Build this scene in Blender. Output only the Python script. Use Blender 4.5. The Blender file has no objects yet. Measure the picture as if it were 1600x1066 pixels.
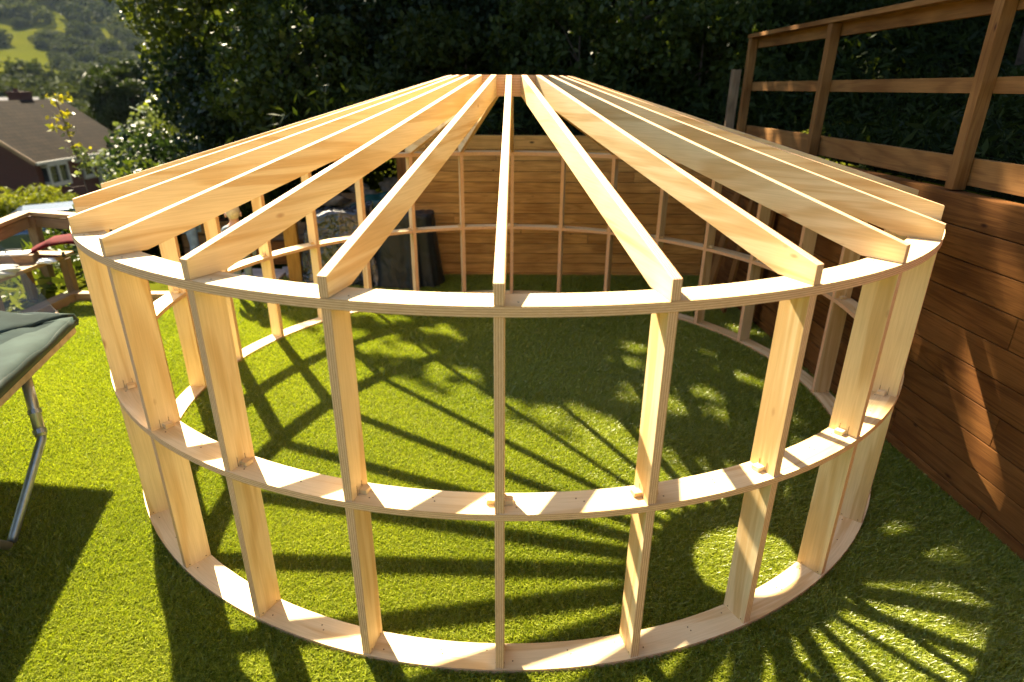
import bpy, bmesh, math, random
import numpy as np
from mathutils import Vector, Matrix, Euler
random.seed(7); rng = np.random.default_rng(7)
R_ = math.radians
sc = bpy.context.scene
COL = sc.collection

# ---------------------------------------------------------------- camera, sky, sun, exposure
cam_d = bpy.data.cameras.new('camera'); cam = bpy.data.objects.new('camera', cam_d); COL.objects.link(cam)
cam_d.sensor_width = 36.0; cam_d.lens = 951.43/1600*36.0
cam_d.clip_start = 0.05; cam_d.clip_end = 6000
cam_d.dof.use_dof = True; cam_d.dof.focus_distance = 3.0; cam_d.dof.aperture_fstop = 1.5
cam.matrix_world = (Matrix.Translation((0, -4.266, 2.206)) @ Matrix.Rotation(R_(-0.337), 4, 'Z')
                    @ Matrix.Rotation(R_(90-22.586), 4, 'X') @ Matrix.Rotation(R_(0.386), 4, 'Z'))
sc.camera = cam

world = bpy.data.worlds.new("World"); sc.world = world; world.use_nodes = True
wn = world.node_tree; wn.nodes.clear()
sky = wn.nodes.new('ShaderNodeTexSky'); sky.sky_type = 'NISHITA'; sky.sun_disc = False
sky.sun_elevation = R_(44.7); sky.sun_rotation = R_(-32.6); sky.dust_density = 1.0; sky.air_density = 1.0
bg = wn.nodes.new('ShaderNodeBackground'); bg.inputs[1].default_value = 0.05
wo = wn.nodes.new('ShaderNodeOutputWorld')
wn.links.new(sky.outputs[0], bg.inputs[0]); wn.links.new(bg.outputs[0], wo.inputs[0])

SD = Vector((0.545, -0.851, -1.0)).normalized()          # direction the sunlight travels
sl = bpy.data.lights.new('sun', 'SUN'); sl.energy = 5.0; sl.angle = R_(0.53); sl.color = (1.0, 0.86, 0.62)
so = bpy.data.objects.new('sun', sl); COL.objects.link(so)
so.rotation_euler = SD.to_track_quat('-Z', 'Y').to_euler(); so.location = (-6, 9, 12)

sc.view_settings.view_transform = 'Standard'; sc.view_settings.look = 'None'
sc.view_settings.exposure = 2.7; sc.view_settings.gamma = 1.0
sc.cycles.use_adaptive_sampling = True
sc.cycles.max_bounces = 8; sc.cycles.diffuse_bounces = 4; sc.cycles.transparent_max_bounces = 12

# ---------------------------------------------------------------- helpers
def tag(o, label=None, cat=None, group=None, kind=None):
    if label: o['label'] = label
    if cat: o['category'] = cat
    if group: o['group'] = group
    if kind: o['kind'] = kind
    return o

def empty(name, loc=(0, 0, 0), rz=0, label=None, cat=None, group=None):
    o = bpy.data.objects.new(name, None); COL.objects.link(o)
    o.location = loc; o.rotation_euler = (0, 0, rz); o.empty_display_size = 0.1
    return tag(o, label, cat, group)

class MB:
    """collects pieces of ONE mesh; every vertex also carries a board coordinate tc (length, width, thickness)"""
    def __init__(s): s.v = []; s.f = []; s.m = []; s.t = []
    def add(s, verts, faces, mat=0, tcs=None):
        b = len(s.v); s.v += [tuple(v) for v in verts]
        s.t += [tuple(t) for t in (tcs if tcs is not None else verts)]
        s.f += [tuple(b+i for i in f) for f in faces]
        s.m += (list(mat) if isinstance(mat, (list, tuple)) else [mat]*len(faces))
    def board(s, a, b, w, t, side=(0, 0, 1), mf=0, me=0, off=None, mend=None):
        """board from a to b; w measured along 'side', t across; mf faces (wide), me edges"""
        a = Vector(a); b = Vector(b); d = (b-a); L = d.length; d.normalize()
        sd = Vector(side); sd = (sd - d*sd.dot(d)).normalized(); n = d.cross(sd)
        o = random.uniform(0, 60) if off is None else off
        vs = []; ts = []
        for x in (0, L):
            for y, z in ((-1, -1), (1, -1), (1, 1), (-1, 1)):
                vs.append(a + d*x + sd*(y*w/2) + n*(z*t/2)); ts.append((x+o, y*w/2+o*.37, z*t/2))
        mend = me if mend is None else mend
        s.add(vs, [(0, 3, 2, 1), (4, 5, 6, 7), (0, 1, 5, 4), (1, 2, 6, 5), (2, 3, 7, 6), (3, 0, 4, 7)],
              [mend, mend, mf, me, mf, me], ts)
    def box(s, c, sz, mat=0, rz=0.0):
        c = Vector(c); M = Matrix.Rotation(rz, 3, 'Z'); hx, hy, hz = sz[0]/2, sz[1]/2, sz[2]/2
        vs = [c + M @ Vector((x*hx, y*hy, z*hz)) for z in (-1, 1) for x, y in ((-1, -1), (1, -1), (1, 1), (-1, 1))]
        s.add(vs, [(0, 3, 2, 1), (4, 5, 6, 7), (0, 1, 5, 4), (1, 2, 6, 5), (2, 3, 7, 6), (3, 0, 4, 7)], mat)
    def prism(s, poly, y0, y1, mat=0, mats=None, off=0.0):
        """poly of (x,z) extruded along y"""
        n = len(poly)
        vs = [(x, y0, z) for x, z in poly] + [(x, y1, z) for x, z in poly]
        ts = [(x+off, z+off*.3, y0) for x, z in poly] + [(x+off, z+off*.3, y1) for x, z in poly]
        fs = [tuple(range(n)), tuple(range(2*n-1, n-1, -1))] + [(i, i+n, (i+1) % n+n, (i+1) % n) for i in range(n)]
        ms = [mat, mat] + (mats if mats else [mat]*n)
        s.add(vs, fs, ms, ts)
    def tube(s, pts, rad, n=8, mat=0, cap=True):
        pts = [Vector(p) for p in pts]
        if not isinstance(rad, (list, tuple)): rad = [rad]*len(pts)
        vs = []; ts = []; ref = None; run = 0
        for i, p in enumerate(pts):
            d = (pts[min(i+1, len(pts)-1)] - pts[max(i-1, 0)]).normalized()
            if ref is None: ref = d.orthogonal().normalized()
            ref = (ref - d*ref.dot(d)).normalized(); b = d.cross(ref)
            if i: run += (p-pts[i-1]).length
            for k in range(n):
                a = 2*math.pi*k/n
                vs.append(p + (ref*math.cos(a) + b*math.sin(a))*rad[i]); ts.append((run, math.cos(a)*rad[i], math.sin(a)*rad[i]))
        fs = []
        for i in range(len(pts)-1):
            for k in range(n):
                fs.append((i*n+k, i*n+(k+1) % n, (i+1)*n+(k+1) % n, (i+1)*n+k))
        if cap: fs += [tuple(range(n-1, -1, -1)), tuple((len(pts)-1)*n+k for k in range(n))]
        s.add(vs, fs, mat, ts)
    def ell(s, c, r, nu=14, nv=9, mat=0, fn=None):
        vs = []; fs = []
        for j in range(nv+1):
            th = math.pi*j/nv
            for i in range(nu):
                ph = 2*math.pi*i/nu
                d = Vector((math.sin(th)*math.cos(ph), math.sin(th)*math.sin(ph), math.cos(th)))
                k = fn(d) if fn else 1.0
                vs.append((c[0]+r[0]*d.x*k, c[1]+r[1]*d.y*k, c[2]+r[2]*d.z*k))
        for j in range(nv):
            for i in range(nu):
                fs.append((j*nu+i, (j+1)*nu+i, (j+1)*nu+(i+1) % nu, j*nu+(i+1) % nu))
        s.add(vs, fs, mat)
    def build(s, name, mats, parent=None, smooth=False, loc=None, rot=None, bevel=0):
        me = bpy.data.meshes.new(name); me.from_pydata(s.v, [], s.f)
        mats = mats if isinstance(mats, (list, tuple)) else [mats]
        for m in mats: me.materials.append(m)
        me.polygons.foreach_set('material_index', s.m)
        if smooth: me.polygons.foreach_set('use_smooth', [True]*len(s.f))
        at = me.attributes.new('tc', 'FLOAT_VECTOR', 'POINT'); at.data.foreach_set('vector', np.array(s.t, dtype=np.float32).ravel())
        me.update()
        o = bpy.data.objects.new(name, me); COL.objects.link(o)
        if parent: o.parent = parent
        if loc is not None: o.location = loc
        if rot is not None: o.rotation_euler = rot
        if bevel:
            b = o.modifiers.new('bevel', 'BEVEL'); b.width = bevel; b.segments = 2; b.limit_method = 'ANGLE'
        return o

def np_mesh(name, V, F, mats, parent=None, mi=None, rnd=None, smooth=False):
    """fast mesh from arrays; F is (n,4) or (n,3)"""
    me = bpy.data.meshes.new(name); k = F.shape[1]
    me.vertices.add(len(V)); me.vertices.foreach_set('co', V.astype(np.float32).ravel())
    me.loops.add(F.size); me.loops.foreach_set('vertex_index', F.astype(np.int32).ravel())
    me.polygons.add(len(F)); me.polygons.foreach_set('loop_start', np.arange(0, F.size, k, dtype=np.int32))
    try: me.polygons.foreach_set('loop_total', np.full(len(F), k, dtype=np.int32))
    except Exception: pass
    mats = mats if isinstance(mats, (list, tuple)) else [mats]
    for m in mats: me.materials.append(m)
    if mi is not None: me.polygons.foreach_set('material_index', mi.astype(np.int32))
    if smooth: me.polygons.foreach_set('use_smooth', np.ones(len(F), dtype=bool))
    if rnd is not None:
        at = me.attributes.new('rnd', 'FLOAT', 'POINT'); at.data.foreach_set('value', rnd.astype(np.float32))
    me.update(calc_edges=True)
    o = bpy.data.objects.new(name, me); COL.objects.link(o)
    if parent: o.parent = parent
    return o

# ---------------------------------------------------------------- materials
def newmat(name):
    m = bpy.data.materials.new(name); m.use_nodes = True; nt = m.node_tree; nt.nodes.clear()
    out = nt.nodes.new('ShaderNodeOutputMaterial'); bs = nt.nodes.new('ShaderNodeBsdfPrincipled')
    nt.links.new(bs.outputs[0], out.inputs[0]); return m, nt, bs, out
def N(nt, t, **kw):
    n = nt.nodes.new(t)
    for k, v in kw.items():
        if k.startswith('i_'):
            key = k[2:]; key = int(key) if key.isdigit() else key.replace('_', ' ')
            n.inputs[key].default_value = v
        else: setattr(n, k, v)
    return n
def ramp(nt, fac, stops):
    r = nt.nodes.new('ShaderNodeValToRGB'); e = r.color_ramp.elements
    while len(e) > 1: e.remove(e[-1])
    e[0].position = stops[0][0]; e[0].color = (*stops[0][1], 1)
    for p, c in stops[1:]:
        x = e.new(p); x.color = (*c, 1)
    nt.links.new(fac, r.inputs[0]); return r.outputs[0]
def mix(nt, fac, a, b, mode='MIX'):
    m = nt.nodes.new('ShaderNodeMix'); m.data_type = 'RGBA'; m.blend_type = mode
    for s_, v in ((0, fac), (6, a), (7, b)):
        if isinstance(v, bpy.types.NodeSocket): nt.links.new(v, m.inputs[s_])
        elif isinstance(v, (int, float)): m.inputs[s_].default_value = v
        else: m.inputs[s_].default_value = (*v, 1)
    return m.outputs[2]
def bump(nt, bs, h, strength=.3, dist=.01):
    b = nt.nodes.new('ShaderNodeBump'); b.inputs['Strength'].default_value = strength; b.inputs['Distance'].default_value = dist
    nt.links.new(h, b.inputs['Height']); nt.links.new(b.outputs[0], bs.inputs['Normal']); return b

def plain(name, col, rough=.6, metal=0.0, var=.25, scale=8.0, bmp=0.0, spec=None, coat=0):
    m, nt, bs, out = newmat(name)
    tc = N(nt, 'ShaderNodeTexCoord'); n = N(nt, 'ShaderNodeTexNoise', i_Scale=scale, i_Detail=6.0)
    nt.links.new(tc.outputs['Object'], n.inputs['Vector'])
    c = ramp(nt, n.outputs[0], [(.3, [x*(1-var) for x in col]), (.7, [min(1, x*(1+var)) for x in col])])
    nt.links.new(c, bs.inputs['Base Color']); bs.inputs['Roughness'].default_value = rough; bs.inputs['Metallic'].default_value = metal
    if spec is not None: bs.inputs['Specular IOR Level'].default_value = spec
    if coat: bs.inputs['Coat Weight'].default_value = coat
    if bmp: bump(nt, bs, n.outputs[0], bmp, .02)
    return m

def wood(name, light, dark, knot, grain=1.0, knots=True, ring=.5, fine=.84, freq=42.0, rough=.6, objrnd=True, stain=None, spec=.3):
    m, nt, bs, out = newmat(name)
    at = N(nt, 'ShaderNodeAttribute', attribute_name='tc'); vec = at.outputs['Vector']
    if objrnd:
        oi = N(nt, 'ShaderNodeObjectInfo'); mu = N(nt, 'ShaderNodeMath', operation='MULTIPLY'); mu.inputs[1].default_value = 53.0
        nt.links.new(oi.outputs['Random'], mu.inputs[0])
        cx = N(nt, 'ShaderNodeCombineXYZ'); nt.links.new(mu.outputs[0], cx.inputs[0]); nt.links.new(mu.outputs[0], cx.inputs[1])
        va = N(nt, 'ShaderNodeVectorMath', operation='ADD'); nt.links.new(vec, va.inputs[0]); nt.links.new(cx.outputs[0], va.inputs[1]); vec = va.outputs[0]
    mp = N(nt, 'ShaderNodeMapping'); mp.inputs['Scale'].default_value = (.55*grain, 6.0*grain, 6.0*grain); nt.links.new(vec, mp.inputs[0])
    n1 = N(nt, 'ShaderNodeTexNoise', i_Scale=1.3, i_Detail=3.0, i_Distortion=.8); nt.links.new(mp.outputs[0], n1.inputs['Vector'])
    # cathedral rings: sine of a smooth stretched noise
    m1 = N(nt, 'ShaderNodeMath', operation='MULTIPLY'); m1.inputs[1].default_value = freq; nt.links.new(n1.outputs[0], m1.inputs[0])
    m2 = N(nt, 'ShaderNodeMath', operation='SINE'); nt.links.new(m1.outputs[0], m2.inputs[0])
    mr = N(nt, 'ShaderNodeMapRange'); mr.inputs[1].default_value = -1; mr.inputs[2].default_value = 1; nt.links.new(m2.outputs[0], mr.inputs[0])
    base = ramp(nt, mr.outputs[0], [(0.0, light), (.6, [l*.88+d*.12 for l, d in zip(light, dark)]), (1.0, [l*(1-ring)+d*ring for l, d in zip(light, dark)])])
    mp2 = N(nt, 'ShaderNodeMapping'); mp2.inputs['Scale'].default_value = (6, 160, 160); nt.links.new(vec, mp2.inputs[0])
    n2 = N(nt, 'ShaderNodeTexNoise', i_Scale=1.0, i_Detail=4.0); nt.links.new(mp2.outputs[0], n2.inputs['Vector'])
    f2 = ramp(nt, n2.outputs[0], [(.35, (fine, fine*.985, fine*.95)), (.65, (1.04, 1.04, 1.04))])
    col = mix(nt, 1.0, base, f2, 'MULTIPLY')
    n3 = N(nt, 'ShaderNodeTexNoise', i_Scale=2.2, i_Detail=2.0); nt.links.new(vec, n3.inputs['Vector'])
    f3 = ramp(nt, n3.outputs[0], [(.3, stain or (.86, .80, .72)), (.65, (1.06, 1.06, 1.06))])
    col = mix(nt, .8, col, f3, 'MULTIPLY')
    if knots:
        mp3 = N(nt, 'ShaderNodeMapping'); mp3.inputs['Scale'].default_value = (3.4, 8.0, 0.0); nt.links.new(vec, mp3.inputs[0])
        vo = N(nt, 'ShaderNodeTexVoronoi', i_Scale=1.0); vo.inputs['Randomness'].default_value = 1.0; nt.links.new(mp3.outputs[0], vo.inputs['Vector'])
        # only some cells get a knot, and knots differ in size
        sx = N(nt, 'ShaderNodeSeparateColor'); nt.links.new(vo.outputs['Color'], sx.inputs[0])
        th = N(nt, 'ShaderNodeMapRange'); th.inputs[1].default_value = .2; th.inputs[2].default_value = 1.0; th.inputs[3].default_value = -.04; th.inputs[4].default_value = .105
        nt.links.new(sx.outputs[0], th.inputs[0])
        sb = N(nt, 'ShaderNodeMath', operation='SUBTRACT'); nt.links.new(th.outputs[0], sb.inputs[0]); nt.links.new(vo.outputs['Distance'], sb.inputs[1])
        kf = N(nt, 'ShaderNodeMapRange'); kf.inputs[1].default_value = -.03; kf.inputs[2].default_value = .05; nt.links.new(sb.outputs[0], kf.inputs[0])
        col = mix(nt, kf.outputs[0], col, knot)
    nt.links.new(col, bs.inputs['Base Color']); bs.inputs['Roughness'].default_value = rough; bs.inputs['Specular IOR Level'].default_value = spec
    bump(nt, bs, n2.outputs[0], .15, .002)
    return m

PLY_L = (.76, .592, .335); PLY_D = (.56, .34, .12)
M = {}
M['ply'] = wood('birch_ply_face', PLY_L, PLY_D, (.36, .17, .06), grain=.75, ring=.68, freq=20.0, fine=.93, stain=(.93, .88, .80))
def ply_edge():
    m, nt, bs, out = newmat('ply_edge')
    at = N(nt, 'ShaderNodeAttribute', attribute_name='tc')
    sp = N(nt, 'ShaderNodeSeparateXYZ'); nt.links.new(at.outputs['Vector'], sp.inputs[0])
    mu = N(nt, 'ShaderNodeMath', operation='MULTIPLY'); mu.inputs[1].default_value = 2*math.pi/.0085; nt.links.new(sp.outputs[2], mu.inputs[0])
    si = N(nt, 'ShaderNodeMath', operation='SINE'); nt.links.new(mu.outputs[0], si.inputs[0])
    mr = N(nt, 'ShaderNodeMapRange'); mr.inputs[1].default_value = -1; mr.inputs[2].default_value = 1; nt.links.new(si.outputs[0], mr.inputs[0])
    c = ramp(nt, mr.outputs[0], [(.15, (.62, .30, .13)), (.5, (.78, .44, .22)), (.85, (.86, .55, .32))])
    mp = N(nt, 'ShaderNodeMapping'); mp.inputs['Scale'].default_value = (30, 30, 400); nt.links.new(at.outputs['Vector'], mp.inputs[0])
    n = N(nt, 'ShaderNodeTexNoise', i_Scale=1.0, i_Detail=4.0); nt.links.new(mp.outputs[0], n.inputs['Vector'])
    f = ramp(nt, n.outputs[0], [(.3, (.84, .80, .75)), (.65, (1.06, 1.06, 1.06))])
    nt.links.new(mix(nt, 1.0, c, f, 'MULTIPLY'), bs.inputs['Base Color']); bs.inputs['Roughness'].default_value = .7
    bump(nt, bs, mr.outputs[0], .2, .001)
    return m
M['edge'] = ply_edge()
M['slot'] = plain('slot_shadow_gap', (.10, .04, .015), .9)
M['sleeper'] = wood('treated_softwood', (.215, .09, .023), (.085, .031, .007), (.03, .010, .004), grain=.8, objrnd=False, stain=(.5, .42, .35), rough=.8, spec=.12, fine=.75)
M['panel'] = wood('panel_boards', (.74, .38, .10), (.40, .165, .036), (.07, .025, .008), grain=.8, objrnd=False, stain=(.62, .55, .48), rough=.7, spec=.15, fine=.8)  # brighter than the sleepers: warm light on the back wall put into the colour
M['rail'] = wood('rail_timber', (.25, .125, .040), (.13, .055, .016), (.06, .02, .007), grain=.8, stain=(.6, .5, .4), rough=.75, spec=.12)
M['oldwood'] = wood('weathered_timber', (.30, .20, .115), (.16, .09, .05), (.06, .03, .015), grain=.8, stain=(.6, .55, .5), rough=.8)
M['postwood'] = wood('yellow_post_wood', (.52, .29, .06), (.34, .16, .03), (.1, .04, .01), grain=.7, rough=.8, spec=.1)
M['bench'] = wood('bench_board', (.42, .27, .13), (.27, .15, .06), (.2, .1, .04), grain=.8, rough=.7)
M['gap'] = plain('dark_joint', (.03, .015, .008), .95)
M['galv'] = plain('galvanised_tube', (.36, .40, .43), .45, .9, .12, 25)
M['tubeY'] = plain('pale_tube', (.42, .42, .36), .35, .7, .12, 25)
M['pad'] = plain('pad_fabric', (.030, .046, .040), .85, 0, .3, 4, .2, .08)
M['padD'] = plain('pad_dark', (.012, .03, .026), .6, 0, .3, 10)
M['mat'] = plain('jump_mat', (.008, .008, .009), 1.0, spec=0)
M['foam'] = plain('foam_black', (.012, .012, .014), .6)
M['strap'] = plain('tan_webbing', (.42, .33, .22), .8, 0, .2, 20)
M['tarp'] = plain('black_plastic', (.006, .007, .008), .26, 0, .3, 5, .0, 1.0, .6)
M['cover'] = plain('barbecue_cover', (.006, .009, .009), .5, 0, .35, 7, .2)
M['red'] = plain('red_cloth', (.075, .004, .005), .9, 0, .2, 12, .2, .1)
M['trim'] = plain('cream_trim', (.30, .29, .26), .6, 0, .1, 5, spec=.1)
M['white'] = plain('white_paint', (.72, .71, .68), .5, 0, .06, 5)
M['brick'] = None
def brick():
    m, nt, bs, out = newmat('red_brick')
    tc = N(nt, 'ShaderNodeTexCoord'); mp = N(nt, 'ShaderNodeMapping'); nt.links.new(tc.outputs['Object'], mp.inputs[0]); mp.inputs['Rotation'].default_value = (R_(90), 0, 0)
    b = N(nt, 'ShaderNodeTexBrick', i_Scale=1.0); b.inputs['Brick Width'].default_value = .23; b.inputs['Row Height'].default_value = .075; b.inputs['Mortar Size'].default_value = .008
    b.inputs['Color1'].default_value = (.07, .012, .008, 1); b.inputs['Color2'].default_value = (.05, .009, .006, 1); b.inputs['Mortar'].default_value = (.08, .05, .035, 1)
    nt.links.new(mp.outputs[0], b.inputs['Vector']); nt.links.new(b.outputs[0], bs.inputs['Base Color']); bs.inputs['Roughness'].default_value = .9
    return m
M['brick'] = brick()
def tiles():
    m, nt, bs, out = newmat('roof_tiles')
    at = N(nt, 'ShaderNodeAttribute', attribute_name='tc')
    b = N(nt, 'ShaderNodeTexBrick', i_Scale=1.0); b.inputs['Brick Width'].default_value = .30; b.inputs['Row Height'].default_value = .27; b.inputs['Mortar Size'].default_value = .03
    b.inputs['Color1'].default_value = (.026, .018, .011, 1); b.inputs['Color2'].default_value = (.016, .0115, .008, 1); b.inputs['Mortar'].default_value = (.007, .005, .004, 1)
    nt.links.new(at.outputs['Vector'], b.inputs['Vector'])
    n = N(nt, 'ShaderNodeTexNoise', i_Scale=.9, i_Detail=6.0); nt.links.new(at.outputs['Vector'], n.inputs['Vector'])
    f = ramp(nt, n.outputs[0], [(.3, (.65, .66, .6)), (.7, (1.25, 1.2, 1.1))])
    nt.links.new(mix(nt, 1.0, b.outputs[0], f, 'MULTIPLY'), bs.inputs['Base Color']); bs.inputs['Roughness'].default_value = .9; bs.inputs['Specular IOR Level'].default_value = .03
    bump(nt, bs, b.outputs['Fac'], -.5, .03)
    return m
M['tiles'] = tiles()
M['glassdark'] = plain('window_glass', (.02, .025, .03), .08, 0, .2, 3)
M['garagegreen'] = plain('green_door', (.018, .04, .035), .5, 0, .1, 4)
M['stone'] = plain('grey_stone', (.26, .235, .21), .9, 0, .4, 9, .5)
M['soil'] = plain('soil', (.075, .045, .028), .95, 0, .5, 6, .6)
M['bark'] = plain('tree_bark', (.09, .062, .045), .9, 0, .45, 14, .8)
M['slab'] = plain('paving_slab', (.42, .33, .27), .85, 0, .25, 5, .3)
M['skin'] = plain('skin', (.62, .33, .22), .5, 0, .06, 10)
M['blond'] = plain('blond_hair', (.74, .60, .38), .6, 0, .2, 60, .2)
M['brownhair'] = plain('brown_hair', (.07, .04, .022), .6, 0, .3, 60, .2)
M['denim'] = plain('pale_denim', (.20, .27, .36), .85, 0, .3, 18, .1)
M['greycloth'] = plain('grey_blue_cloth', (.16, .20, .23), .85, 0, .25, 18)
M['navy'] = plain('navy_cloth', (.022, .03, .06), .85, 0, .3, 18)
M['redcloth'] = plain('red_jersey', (.35, .035, .02), .85, 0, .2, 18)
M['shoe'] = plain('grey_shoe', (.48, .42, .38), .7, 0, .3, 30)
M['car'] = plain('silver_blue_paint', (.07, .10, .14), .25, .5, .05, 3, coat=.6)
M['carglass'] = plain('car_glass', (.05, .07, .09), .04, 0, .1, 3, spec=.9)
M['tyre'] = plain('tyre', (.02, .02, .02), .8)
M['tealplastic'] = plain('teal_plastic', (.015, .07, .065), .4)

def leafmat(name, c1, c2, trans=.45, rough=.45, spec=.5, tcol=None, size=None):
    m, nt, bs, out = newmat(name)
    at = N(nt, 'ShaderNodeAttribute', attribute_name='rnd')
    c = ramp(nt, at.outputs['Fac'], [(0.0, c1), (1.0, c2)])
    nt.links.new(c, bs.inputs['Base Color']); bs.inputs['Roughness'].default_value = rough; bs.inputs['Specular IOR Level'].default_value = spec
    tr = N(nt, 'ShaderNodeBsdfTranslucent')
    t = mix(nt, 1.0, c, tcol or (1.6, 1.5, .6), 'MULTIPLY'); nt.links.new(t, tr.inputs[0])
    ms = N(nt, 'ShaderNodeMixShader'); ms.inputs[0].default_value = trans
    nt.links.new(bs.outputs[0], ms.inputs[1]); nt.links.new(tr.outputs[0], ms.inputs[2]); nt.links.new(ms.outputs[0], out.inputs[0])
    return m
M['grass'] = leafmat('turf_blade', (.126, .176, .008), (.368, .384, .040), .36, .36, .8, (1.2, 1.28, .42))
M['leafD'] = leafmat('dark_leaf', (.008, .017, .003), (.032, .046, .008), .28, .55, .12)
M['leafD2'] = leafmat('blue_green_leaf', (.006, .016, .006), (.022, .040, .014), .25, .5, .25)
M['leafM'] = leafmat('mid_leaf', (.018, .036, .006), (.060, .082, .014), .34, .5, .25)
M['leafA'] = leafmat('leaf_painted_sunlit', (.012, .024, .005), (.085, .105, .015), .36, .5, .22)  # bright end of the ramp raised to paint in sunlit leaf edges
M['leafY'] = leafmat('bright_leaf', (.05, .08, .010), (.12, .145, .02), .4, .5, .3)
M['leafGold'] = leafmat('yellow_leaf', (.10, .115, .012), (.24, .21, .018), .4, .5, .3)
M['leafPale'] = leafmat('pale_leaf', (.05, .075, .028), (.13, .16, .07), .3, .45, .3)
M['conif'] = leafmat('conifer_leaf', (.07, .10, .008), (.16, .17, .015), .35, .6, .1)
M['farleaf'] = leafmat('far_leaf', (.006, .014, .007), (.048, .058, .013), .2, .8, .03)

def lawn_base():
    m, nt, bs, out = newmat('turf_base')
    tc = N(nt, 'ShaderNodeTexCoord'); n = N(nt, 'ShaderNodeTexNoise', i_Scale=90.0, i_Detail=5.0); nt.links.new(tc.outputs['Object'], n.inputs['Vector'])
    c = ramp(nt, n.outputs[0], [(.3, (.045, .07, .005)), (.7, (.11, .14, .01))])
    nt.links.new(c, bs.inputs['Base Color']); bs.inputs['Roughness'].default_value = .8
    bump(nt, bs, n.outputs[0], .6, .01); return m
M['lawn'] = lawn_base()
def terrain_mat():
    m, nt, bs, out = newmat('valley_ground')
    g = N(nt, 'ShaderNodeNewGeometry'); n = N(nt, 'ShaderNodeTexNoise', i_Scale=.02, i_Detail=6.0); nt.links.new(g.outputs['Position'], n.inputs['Vector'])
    n2 = N(nt, 'ShaderNodeTexNoise', i_Scale=1.5, i_Detail=6.0); nt.links.new(g.outputs['Position'], n2.inputs['Vector'])
    c = ramp(nt, n.outputs[0], [(.35, (.042, .052, .004)), (.6, (.062, .064, .006))])
    f = ramp(nt, n2.outputs[0], [(.3, (.75, .75, .7)), (.7, (1.15, 1.15, 1.1))])
    nt.links.new(mix(nt, 1, c, f, 'MULTIPLY'), bs.inputs['Base Color']); bs.inputs['Roughness'].default_value = 1; bs.inputs['Specular IOR Level'].default_value = 0; return m
M['terrain'] = terrain_mat()
def bank_mat():
    m, nt, bs, out = newmat('bank_soil')
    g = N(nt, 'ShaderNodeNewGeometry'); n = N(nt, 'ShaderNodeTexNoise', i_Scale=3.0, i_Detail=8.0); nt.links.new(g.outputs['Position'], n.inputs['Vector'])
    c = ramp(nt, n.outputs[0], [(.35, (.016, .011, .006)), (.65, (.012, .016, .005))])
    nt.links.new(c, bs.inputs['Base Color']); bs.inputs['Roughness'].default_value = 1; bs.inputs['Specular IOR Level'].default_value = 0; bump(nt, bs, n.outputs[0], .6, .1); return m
M['bank'] = bank_mat()

# ---------------------------------------------------------------- ground and terrain
def sstep(a, b, x):
    t = np.clip((x-a)/(b-a), 0, 1); return t*t*(3-2*t)
def ground_h(x, y):
    dx = np.maximum(np.maximum(-5.6-x, x-60), 0); dy = np.maximum(np.maximum(y-4.0, -12-y), 0)
    t = np.hypot(dx, dy)
    h = -.06 - 2.2*sstep(0, 9, t) - 1.8*sstep(9, 26, t)
    r = np.hypot(x, y)
    far_ = np.interp(r, [0, 60, 100, 150, 200, 300, 400, 470, 540, 700, 1000, 1900], [0, 0, -2, -1.5, 1, 4, 8.5, 20, 39, 88, 190, 235])
    h = h + far_
    h = h + np.where(r > 60, 2.0*np.sin(x*.013+1.0)*np.cos(y*.011)*sstep(60, 300, r), 0)
    return h
radii = np.concatenate([np.linspace(0, 30, 61), np.geomspace(31, 1180, 100)])
nth = 240; th = np.linspace(0, 2*np.pi, nth, endpoint=False)
RR, TT = np.meshgrid(radii, th, indexing='ij')
X = -2+RR*np.sin(TT); Yy = RR*np.cos(TT); Z = ground_h(X, Yy)
V = np.stack([X.ravel(), Yy.ravel(), Z.ravel()], 1)
i, j = np.meshgrid(np.arange(len(radii)-1), np.arange(nth), indexing='ij'); i = i.ravel(); j = j.ravel(); j2 = (j+1) % nth
F = np.stack([i*nth+j, i*nth+j2, (i+1)*nth+j2, (i+1)*nth+j], 1)
o = np_mesh('ground', V, F, M['terrain'], smooth=True); tag(o, kind='structure')

WA = Vector((2.442, 3.24, 0)); WB = Vector((2.735, -6.0, 0))          # foot line of the right-hand retaining wall
def wallx(y): return WA.x + (y-WA.y)*(WB.x-WA.x)/(WB.y-WA.y)
def bank_h(x, y):
    e = sstep(-7.5, -1.6, x)                                       # level falls away to the left behind the yard
    top = 1.60*e + (-0.9)*(1-e)
    up = .20*np.maximum(x-2.7, 0) + np.maximum(y-3.4, 0)*(.16*e + .02)
    return top + np.minimum(up, 14)
bx = np.concatenate([np.linspace(-7.5, 2.4, 34), np.linspace(2.6, 60, 90)]); by = np.concatenate([np.linspace(3.37, 12, 36), np.linspace(12.6, 70, 60)])
def grid(name, xs, ys, fn, mat, skirt=0):
    XX, YY = np.meshgrid(xs, ys, indexing='ij'); ZZ = fn(XX, YY)
    V = np.stack([XX.ravel(), YY.ravel(), ZZ.ravel()], 1); ny = len(ys)
    i, j = np.meshgrid(np.arange(len(xs)-1), np.arange(ny-1), indexing='ij'); i = i.ravel(); j = j.ravel()
    F = np.stack([i*ny+j, (i+1)*ny+j, (i+1)*ny+j+1, i*ny+j+1], 1)
    o = np_mesh(name, V, F, mat, smooth=True); return tag(o, kind='structure')
def rough(x, y): return .05*np.sin(x*2.3+y)*np.cos(y*1.9) + .03*np.sin(x*5.1-y*4.3)
grid('bank', bx, by, lambda x, y: bank_h(x, y)+rough(x, y)*(y > 3.6), M['bank'])
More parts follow.
